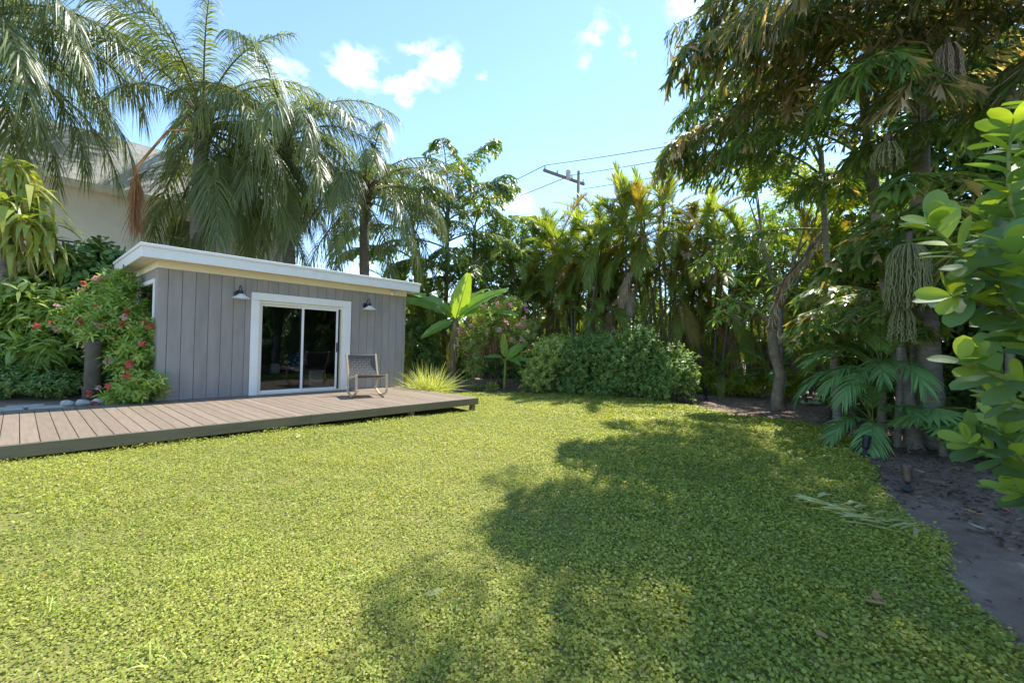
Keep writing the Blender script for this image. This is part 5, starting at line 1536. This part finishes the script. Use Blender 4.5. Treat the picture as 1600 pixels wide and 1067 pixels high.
# ------------------------------------------------------------------ frangipani and its neighbours
def frangipani():
    b = at0(1215, 640)
    t = thing('frangipani_tree', 'frangipani tree with a bent grey trunk standing in bare soil at the lawn edge', 'tree', tuple(b), 0)
    Y = b.y

    def q(px, py, dy=0): return P(px, py, Y + dy) - b
    mb = MB()
    mb.tube([q(1216, 644), q(1214, 620), q(1220, 585), q(1212, 560), q(1208, 535), q(1207, 515)], [.17, .135, .125, .12, .125, .115], 12)
    mb.tube([q(1209, 540), q(1228, 528, -.1), q(1245, 515, -.2), q(1262, 500, -.3)], [.10, .09, .08, .06], 9)
    mb.tube([q(1207, 518), q(1200, 500, .1), q(1185, 490, .1), q(1165, 480, 0), q(1150, 470, -.1)], [.10, .075, .06, .045, .03], 8)
    mb.tube([q(1207, 518), q(1212, 490, .2), q(1205, 465, .3), q(1215, 440, .4)], [.09, .06, .045, .03], 8)
    mb.tube([q(1248, 514, -.2), q(1258, 490, 0), q(1250, 470, .1)], [.06, .045, .03], 7)
    mb.tube([q(1262, 500, -.3), q(1275, 470, -.3), q(1280, 440, -.3)], [.06, .045, .03], 7)
    mb.tube([q(1185, 490, .1), q(1160, 505, -.3), q(1140, 490, -.5)], [.04, .03, .02], 6)
    mb.build('trunk', 'greybark', t)
    rg = np.random.default_rng(12)
    lm = []
    for k in range(5):
        m_ = MB(); leaves(m_, [[0, 0, 0]], [[1, 0, 0]], [[0, 0, 1]], .30, .085, T_LONG, .10 + .1 * k, 0, .2 + .15 * k); lm.append(m_.mesh('leaf', 'frangi'))
    tips = [(1150, 468, -.1), (1138, 488, -.5), (1165, 448, 0), (1185, 455, .1), (1215, 438, .4), (1200, 470, -.2), (1250, 468, .1), (1280, 438, -.3), (1175, 475, -.4), (1128, 470, -.3), (1232, 450, .2), (1265, 452, -.5), (1150, 430, .2), (1190, 425, .4), (1120, 492, -.4)]
    for (px, py, dy) in tips:
        c = q(px, py, dy)
        MB().tube([c + Vector((.08, .1, -.32)), c + Vector((.02, .02, -.12)), c], [.024, .022, .018], 6).build('twig', 'greybark', t)
        for k in range(13):
            inst('leaf', lm[int(rg.integers(5))], t, tuple(c + Vector((0, 0, -.01 * k))), (0, -.95 + .11 * k + rg.normal(0, .12), k * 2.4 + rg.random()), float(rg.uniform(.8, 1.2)))
    # dead frond caught in its branches
    f = thing('dead_frond', 'dry brown palm frond hanging diagonally into the frangipani', 'frond', tuple(P(1292, 352, Y - .4)), 0)
    pts = [P(1292, 352, Y - .4), P(1262, 395, Y - .4), P(1230, 430, Y - .4), P(1212, 470, Y - .4), P(1206, 500, Y - .35)]
    pts = [p - f.location for p in pts]
    mb = MB(); mb.tube(pts, [.03, .028, .025, .02, .012], 6, 1)
    n = 520; bb, tg = sample(np.array([tuple(p) for p in pts]), rg.random(n))
    leaves(mb, bb, tg * .6 + [0, 0, -.75] + rg.normal(0, .33, (n, 3)), rg.normal(0, 1, (n, 3)), rg.uniform(.14, .34, n), .035, T_LEAF, .1, 0)
    mb.build('dry_leaflets', ['drybrown', 'twig'], f)


frangipani()


# understory palms at the bed edge on the right
def rosette(name, label, pos, meshes, n, z=.3, sc=(.8, 1.1), az0=0, arc=360, group=None, trunk=None, hi=None, mats=None):
    t = thing(name, label, 'palm', tuple(pos), 0, group)
    if trunk: 
        mb = MB(); ringed_trunk(mb, [(0, 0, -.08), (.02, 0, z * .5), (0, 0, z)], trunk, trunk * .7, 9, .12, .04); mb.build('trunk', 'palmbark', t)
    for k in range(n):
        mi = min(len(meshes) - 1, int(k * len(meshes) / n))
        a = az0 + (k * 137.5) % arc
        o = inst('frond', meshes[mi], t, (0, 0, z), (RNG.normal(0, .06), RNG.normal(0, .06), R_(a)), RNG.uniform(*sc))
        if mats and RNG.random() < mats[1]: setmat(o, mats[0])
    return t


rosette('young_palm', 'blue green feather palm drooping over the lawn edge in front of the fishtail trunks', (6.05, 7.15, 0), BLUE, 13, 1.2, (.8, 1.05), 110, 160, None, .07)
rosette('young_palm', 'low feather palm with drooping tips beside the black spotlight', (5.8, 7.0, 0), BLUE, 9, .35, (.7, .95), 90, 240, None, .05)
rosette('young_palm', 'small feather palm in the bed between fence and frangipani', (8.2, 13.6, 0), BLUE, 10, .7, (.9, 1.2), 0, 360, None, .05)
rosette('young_palm', 'small yellow green feather palm against the fence left of the frangipani', (7.0, 14.6, 0), ARECA, 9, .6, (.55, .8), 0, 360, None, .05)
rosette('young_palm', 'small feather palm against the fence between hedge and frangipani', (6.2, 15.3, 0), ARECA, 9, .9, (.6, .8), 0, 360, None, .05)
rosette('fishtail_palm', 'young fishtail palm with broad light green leaflets under the fruit curtain', (6.1, 6.9, 0), FISHBIG, 8, 2.0, (.6, .8), 120, 160, None, .05)
rosette('fishtail_palm', 'young fishtail palm with broad drooping leaflets beside the clusia bush', (6.7, 5.9, 0), FISHBIG, 10, 3.2, (.9, 1.15), 110, 200, None, .06)
rosette('fishtail_palm', 'young fishtail palm filling the gap behind the slim leaning trunk', (7.5, 8.2, 0), FISHBIG, 10, 2.2, (.9, 1.2), 90, 240, None, .05)


def fan_palm():
    t = thing('fan_palm', 'small fan palm with pleated round leaves at the foot of the trunks', 'palm', (6.3, 6.35, 0), 0)
    V = [(0, 0, 0)]; F = []; tn = []
    n = 15; mb = MB(); ang = np.linspace(-1.75, 1.75, n)
    T = np.stack([np.cos(ang), np.sin(ang), 0 * ang], -1); bs = T * .0
    leaves(mb, bs, T, np.tile([0, 0, 1.], (n, 1)) + np.stack([0 * ang, .35 * (-1.) ** np.arange(n), 0 * ang], -1), .42, .085, T_STRIP4, .22, 0, np.linspace(.2, .9, n))
    mb.tube([(-.5, 0, -.28), (-.2, 0, -.06), (0, 0, 0)], [.010, .008, .006], 5, 1)
    me = mb.mesh('leaf', ['bluepalm', 'greentwig'])
    for k in range(9):
        a = R_(150 + 28 * k); inst('leaf', me, t, (math.cos(a) * .40, math.sin(a) * .40, .52 + .09 * (k % 3)), (0, .35 + .1 * (k % 2), a), RNG.uniform(.8, 1.05))
    MB().tube([(0, 0, -.05), (0, 0, .2), (.0, 0, .36)], [.07, .06, .04], 8).build('trunk', 'palmbark', t)


fan_palm()
shrub('understory_shrub', 'dark leafy plants crowding the foot of the mossy trunk', (7.4, 5.6, 0), [((7.4, 5.7, .6), (.7, .7, .6)), ((7.0, 6.3, .45), (.5, .5, .4)), ((7.9, 5.2, 1.2), (.7, .8, .9)), ((8.2, 6.0, 2.4), (.8, .8, .9)), ((7.6, 6.2, 3.4), (.6, .7, .7))], 800, 6, .16, .085, 'dark', 700, T_OVAL, 14, .015)
shrub('understory_shrub', 'leafy plants in the shade behind the trunks', (8.3, 8.4, 0), [((8.3, 8.4, .6), (.9, .9, .6)), ((8.8, 7.6, 1.2), (.9, .9, 1.0)), ((9.3, 8.6, 2.4), (1.0, 1.0, 1.2)), ((7.9, 9.6, .5), (.8, .8, .5))], 900, 6, .16, .08, 'dark', 701, T_OVAL, 12, .015)
shrub('understory_shrub', 'leafy shrub against the fence in the shaded corner', (10.4, 11.4, 0), [((10.4, 11.4, .7), (1.0, 1.0, .7)), ((11, 10.4, 1.6), (1.1, 1.1, 1.2)), ((9.6, 12.6, .6), (.8, .8, .6)), ((10.2, 12.8, 1.6), (.9, .9, .9))], 900, 6, .17, .08, 'mid', 702, T_LEAF, 12, .015)
shrub('understory_shrub', 'low leafy plants by the fence behind the frangipani trunk', (7.6, 14.2, 0), [((7.6, 14.2, .4), (.7, .6, .45)), ((8.6, 13.8, .5), (.6, .6, .5)), ((6.6, 14.8, .5), (.6, .5, .5))], 500, 6, .14, .06, 'lime', 703, T_LEAF, 10, .01)
# root stubs at the feet of the trunks
mb = MB(); rg = np.random.default_rng(8)
for (x, y) in ((6.78, 7.0), (8.0, 6.6), (6.35, 6.85)):
    for k in range(9):
        a = rg.uniform(0, 6.28); L = rg.uniform(.12, .32)
        mb.tube([(x, y, .16), (x + math.cos(a) * L * .6, y + math.sin(a) * L * .6, .05), (x + math.cos(a) * L, y + math.sin(a) * L, -.03)], [.022, .018, .012], 5)
tag(mb.build('palm_roots', 'palmbark'), 'knobbly roots at the feet of the fishtail palm trunks', 'roots', kind='stuff')


# ------------------------------------------------------------------ clusia bush in the foreground right
def clusia_leaf(L, W, cup, bend, tint):
    n, m = 9, 2
    V = []; F = []
    for i in range(n + 1):
        a = i / n
        w = W * .5 * min(1, (math.sin(math.pi * min(1, a ** 1.25 * .93 + .015))) ** .62) if a < 1 else .0
        w = max(w, .006 if a < .12 else .001)
        for j in range(-m, m + 1):
            s = j / m; V.append((a * L, s * w, cup * abs(s) ** 1.5 * w - bend * L * a * a + (.0 if j else -.0015)))
    c = 2 * m + 1
    for i in range(n):
        for j in range(2 * m): F.append((i * c + j, (i + 1) * c + j, (i + 1) * c + j + 1, i * c + j + 1))
    mb = MB(); mb.add(V, F, 0, tint, True)
    return mb.mesh('leaf', 'clusia')


def clusia():
    root = Vector((2.85, 1.95, 0))
    t = thing('clusia_bush', 'clusia bush with thick rounded paddle leaves reaching in beside the path', 'bush', tuple(root), 0)
    rg = np.random.default_rng(21)
    lm = [clusia_leaf(.145, .08, .18, .05, .15), clusia_leaf(.15, .078, .1, .12, .45), clusia_leaf(.13, .075, .25, -.05, .75), clusia_leaf(.16, .085, .05, .18, .3), clusia_leaf(.125, .072, .12, .02, .98)]
    # branch: list of (px, py, Y)
    br = [[(1700, 470, 1.75), (1640, 400, 1.72), (1600, 360, 1.70), (1590, 300, 1.70), (1590, 240, 1.70), (1596, 195, 1.70)],
          [(1700, 520, 1.72), (1620, 455, 1.70), (1560, 425, 1.68), (1515, 395, 1.66), (1480, 365, 1.65), (1468, 350, 1.65)],
          [(1690, 560, 1.7), (1620, 470, 1.75), (1590, 420, 1.8), (1570, 370, 1.8), (1545, 330, 1.8)],
          [(1700, 560, 1.75), (1640, 510, 1.75), (1580, 485, 1.75), (1530, 465, 1.74), (1500, 462, 1.74)],
          [(1710, 640, 1.75), (1650, 605, 1.75), (1590, 595, 1.76), (1545, 575, 1.76), (1520, 565, 1.76)],
          [(1720, 560, 1.5), (1660, 480, 1.5), (1620, 420, 1.52), (1600, 400, 1.55), (1590, 380, 1.55)],
          [(1720, 600, 1.6), (1660, 540, 1.62), (1620, 500, 1.65), (1590, 470, 1.66), (1575, 440, 1.66)],
          [(1720, 800, 2.1), (1650, 740, 2.1), (1590, 715, 2.1), (1545, 700, 2.1), (1525, 690, 2.1)],
          [(1720, 830, 2.0), (1660, 770, 2.0), (1620, 730, 2.02), (1590, 690, 2.05), (1575, 660, 2.05)],
          [(1730, 860, 2.1), (1670, 800, 2.1), (1625, 775, 2.1), (1590, 765, 2.1)],
          [(1720, 700, 1.9), (1660, 650, 1.9), (1610, 630, 1.92), (1570, 620, 1.95)],
          [(1720, 430, 1.85), (1670, 360, 1.85), (1640, 300, 1.85), (1620, 250, 1.85), (1600, 210, 1.85)],
          [(1720, 660, 1.65), (1660, 570, 1.68), (1625, 540, 1.7), (1600, 520, 1.72)],
          [(1760, 300, 1.8), (1700, 250, 1.8), (1660, 200, 1.8), (1640, 160, 1.8)]]
    for bi, path in enumerate(br):
        pts = [P(q[0] - 14, q[1], q[2]) - root for q in path]
        trunk0 = Vector((pts[0].x * .55 + .1, pts[0].y * .3 + .05, max(.1, pts[0].z * .45)))
        full = [Vector((rg.normal(0, .03), rg.normal(0, .03), -.05)), trunk0] + pts
        arr = np.array([tuple(p) for p in full])
        MB().tube(arr, np.linspace(.016, .0045, len(arr)), 6).build('branch', 'greentwig', t)
        pa = np.array([tuple(p) for p in pts]); L = np.linalg.norm(np.diff(pa, axis=0), axis=1).sum()
        nn = max(3, int(L / .056))
        tt = np.linspace(.22, 1.0, nn); bb, tg = sample(pa, np.minimum(tt, .999))
        for i in range(nn):
            T = Vector(tg[i]); sidev = T.cross(Vector((0, 0, 1))).normalized(); upv = sidev.cross(T).normalized()
            if i % 2: ax = (sidev, -sidev)
            else: ax = (upv, -upv)
            if i == nn - 1: ax = (sidev, -sidev, upv)
            for s_ in ax:
                d = (T * rg.uniform(.35, .75) + s_ * rg.uniform(.7, 1.0) + Vector(rg.normal(0, .12, 3))).normalized()
                if s_.z < -.4: d = (d + Vector((0, 0, .25))).normalized()
                rv = (T * .55 + Vector((0, -.35, .75)) + Vector(rg.normal(0, .3, 3)))
                o = place_leaf(t, lm[int(rg.integers(5))] if i < nn - 2 else lm[int(rg.choice([2, 4, 4, 1]))], Vector(bb[i]), d, rv, float(rg.uniform(.82, 1.12) * (.85 if i == nn - 1 else 1)))


clusia()


# ------------------------------------------------------------------ small things on the ground
def stones():
    def rock(px, py, z, r, label, seed, name='stone', mat='stone', flat=.7, grp=None):
        d = fw + RT * ((px - 800) / FPX) + UP * ((533.5 - py) / FPX); k = (z - CAM_H) / d.z; p = Vector((0, 0, CAM_H)) + d * k
        bm = bmesh.new(); bmesh.ops.create_icosphere(bm, subdivisions=3, radius=1)
        rg = np.random.default_rng(seed); ph = rg.uniform(0, 6, 6)
        for v in bm.verts:
            f = 1 + .10 * math.sin(3 * v.co.x + ph[0]) * math.cos(2.5 * v.co.y + ph[1]) + .06 * math.sin(5 * v.co.z + 4 * v.co.x + ph[2])
            v.co = Vector((v.co.x * r * f * 1.25, v.co.y * r * f, max(v.co.z, -.75) * r * f * flat))
        mb = MB(); mb.frombm(bm, 0, True); o = mb.build(name, mat); o.location = p + Vector((0, 0, r * flat * .74)); tag(o, label, 'stone', grp)
    g = 'round stones on the deck edge'
    rock(105, 634, DZ, .075, 'round pale stone at the deck edge beside the flat paving slabs', 1, grp=g)
    rock(129, 633, DZ, .08, 'round grey stone in the middle of three at the deck edge', 2, grp=g)
    rock(152, 631, DZ, .075, 'round white veined stone at the foot of the brown pipe', 3, grp=g)
    # flat slabs behind the deck edge
    for k, (u, v, w, d_, h, lab) in enumerate([(-3.95, .22, .55, .34, .05, 'flat concrete slab at the far end of the slab row behind the deck'), (-3.33, .24, .6, .36, .06, 'flat concrete slab next to the round pale stone'), (-2.72, .26, .5, .34, .05, 'flat concrete slab behind the round stones'), (-3.0, .66, .42, .3, .04, 'small flat concrete slab lying behind the slab row'), (-4.3, .75, .7, .5, .10, 'thick raised stone slab at the foot of the low bush')]):
        o = MB().bbox(-w / 2, w / 2, -d_ / 2, d_ / 2, 0, h, .012).build('paving_slab', 'paver')
        z = .27
        o.location = SL(u, v, z); o.rotation_euler = (RNG.normal(0, .01), RNG.normal(0, .01), SHED_ANG + RNG.normal(0, .06)); tag(o, lab, 'slab', 'slabs behind the deck')
    # raised soil bed that carries them
    mb = MB(); mb.box(-9.0, -1.6, .02, 3.2, -.05, .268)
    o = mb.build('bed_soil', 'soil'); o.location = O; o.rotation_euler = (0, 0, SHED_ANG); struct(o, 'raised soil of the bed left of the shed')
    # pipe standing among the leaves
    p = SL(-2.22, .82, .26)
    t = thing('standpipe', 'brown ribbed pipe with a spout standing among the leaves behind the round stones', 'pipe', tuple(p), SHED_ANG)
    prof = [(.0, 0), (.135, 0), (.135, .24), (.142, .25), (.142, .28), (.12, .29)]
    for k in range(22): prof += [(.112, .30 + .035 * k), (.119, .315 + .035 * k)]
    prof += [(.112, 1.09), (0, 1.09)]
    MB().lathe(prof, 22).build('body', 'urn', t)
    MB().tube([(-.02, -.12, .20), (-.02, -.18, .19), (-.04, -.22, .13)], [.045, .045, .04], 10).build('spout', 'urn', t)


stones()


def spotlight(px, py, label, az, tilt=.9, sc=1.0, mat='black'):
    p = at0(px, py); p.z = float(hz(p.x, p.y))
    t = thing('garden_spotlight', label, 'light', tuple(p), az, 'garden spotlights'); t.scale = (sc, sc, sc)
    MB().tube([(0, 0, -.12), (0, 0, .05)], [.006, .012], 8).build('stake', 'black', t)
    MB().lathe([(0, 0), (.05, 0), (.045, .015), (.02, .03), (.018, .07), (0, .075)], 14, 0, (0, 0, .01)).build('base', 'black', t)
    d = Vector((math.cos(tilt), 0, math.sin(tilt)))
    MB().lathe([(0, -.03), (.028, -.03), (.038, -.01), (.042, .10), (.047, .11), (.047, .14), (.040, .14), (.038, .08), (0, .078)], 18, 0, tuple(Vector((0, 0, .095)) + d * .02), tuple(d)).build('head', mat, t)


spotlight(1418, 768, 'bronze garden spotlight in the mulch near the fallen frond', R_(60), 1.25, 1.1, 'bronze')
spotlight(1352, 712, 'black garden spotlight under the blue green feather palm', R_(30), 1.3, 1.15)
spotlight(1297, 656, 'garden spotlight in the soil between frangipani and cane palms', R_(140), 1.2, 1.1, 'bronze')
spotlight(1103, 625, 'black garden spotlight on the soil at the end of the hedge', R_(200), 1.35, 1.5)
spotlight(1260, 634, 'garden spotlight in the soil behind the frangipani trunk', R_(90), 1.0, 1.2)


def fallen():
    p = at0(1335, 812)
    t = thing('fallen_frond', 'fallen pale green fishtail frond piece lying on the lawn', 'frond', (p.x, p.y, float(hz(p.x, p.y)) + .05), 0)
    a0 = at0(1295, 790) - p; a1 = at0(1385, 835) - p
    rg = np.random.default_rng(4)
    for r_ in range(3):
        mb = MB(); off = Vector((.05, -.13, 0)) * (r_ - 1) + Vector((.0, .0, .012 * r_))
        s = a0 + off; e = a1 * (.9 + .1 * r_) + off * 1.2
        pts = np.array([tuple(s.lerp(e, k / 5) + Vector((0, 0, .012 * math.sin(k)))) for k in range(6)])
        mb.tube(pts, .004, 5, 1)
        n = 11; tt = np.linspace(.05, .98, n); bb, tg = sample(pts, tt)
        sd = np.cross(tg, [0, 0, 1.]) * np.where(np.arange(n) % 2, 1, -1)[:, None]
        leaves(mb, bb, tg * -.5 + sd * .85 + rg.normal(0, .15, (n, 3)) * [1, 1, .5], np.tile([0, 0, 1.], (n, 1)) + rg.normal(0, .2, (n, 3)), rg.uniform(.2, .3, n), rg.uniform(.06, .1, n), T_WEDGE, .05, 0, .95)
        mb.build('leaflets', ['pale', 'greentwig'], t)


fallen()


def litter():
    rg = np.random.default_rng(17)
    spots = [(1350, 948, 'dryorange', 'curled brown dry leaf lying on the shaded lawn'), (1372, 952, 'dryorange', 'orange dry leaf beside the curled brown one on the lawn'), (1290, 1003, 'dryorange', 'small orange dry leaf low on the shaded lawn'), (1528, 808, 'dryorange', 'orange dry leaf on the mulch by the path'), (1580, 808, 'redflower', 'reddish dry leaf on the mulch under the clusia'), (1540, 832, 'drybrown', 'grey brown dry leaf on the bare path'), (1445, 742, 'drybrown', 'pale curled leaf on the mulch near the bronze spotlight'), (1450, 748, 'pale', 'fallen green leaf lying in the mulch behind the bronze spotlight'),
             (1158, 738, 'dryorange', 'tiny dry leaf in the sunlit edge of the lawn'), (665, 935, 'pale', 'white petal lying on the lawn'), (463, 698, 'pale', 'pale fallen leaf on the lawn in front of the deck'), (1420, 815, 'drybrown', 'brown dry leaf at the lawn edge by the path')]
    for k, (px, py, mt, lab) in enumerate(spots):
        p = at0(px, py); mb = MB(); a = rg.uniform(0, 6.28)
        leaves(mb, [[0, 0, 0]], [[math.cos(a), math.sin(a), .1]], [[.2, -.2, 1]], (.11 if py < 1000 else .07), .05, T_LONG, -.15, 0, .8)
        o = mb.build('dry_leaf', mt); o.location = (p.x, p.y, float(hz(p.x, p.y)) + .035); tag(o, lab, 'leaf')
    for k, (px, py, L, a, lab) in enumerate([(1380, 640, .9, .2, 'thin dry stick lying on the soil beside the cane palms'), (1330, 662, 1.3, -.1, 'long dry stick on the soil at the lawn edge'), (1490, 770, .7, .6, 'thin dry stick lying across the mulch')]):
        p = at0(px, py); mb = MB(); mb.tube([(-L / 2, 0, .012), (-L * .2, .03, .02), (L * .2, -.02, .015), (L / 2, .02, .012)], [.012, .012, .01, .006], 6)
        o = mb.build('stick', 'twig'); o.location = (p.x, p.y, float(hz(p.x, p.y))); o.rotation_euler = (0, 0, a); tag(o, lab, 'stick')
    p = at0(1268, 632); mb = MB()
    leaves(mb, [[-.3, 0, .02], [.32, .05, .02]], [[1, .1, .35], [-1, -.1, .25]], [[0, -.5, 1], [0, -.5, 1]], .5, .2, T_LONG, .3, 0, [.7, .9])
    o = mb.build('fallen_sheath', 'drybrown'); o.location = (p.x, p.y, .02); tag(o, 'curled dry palm sheath lying on the soil behind the frangipani', 'sheath')


litter()
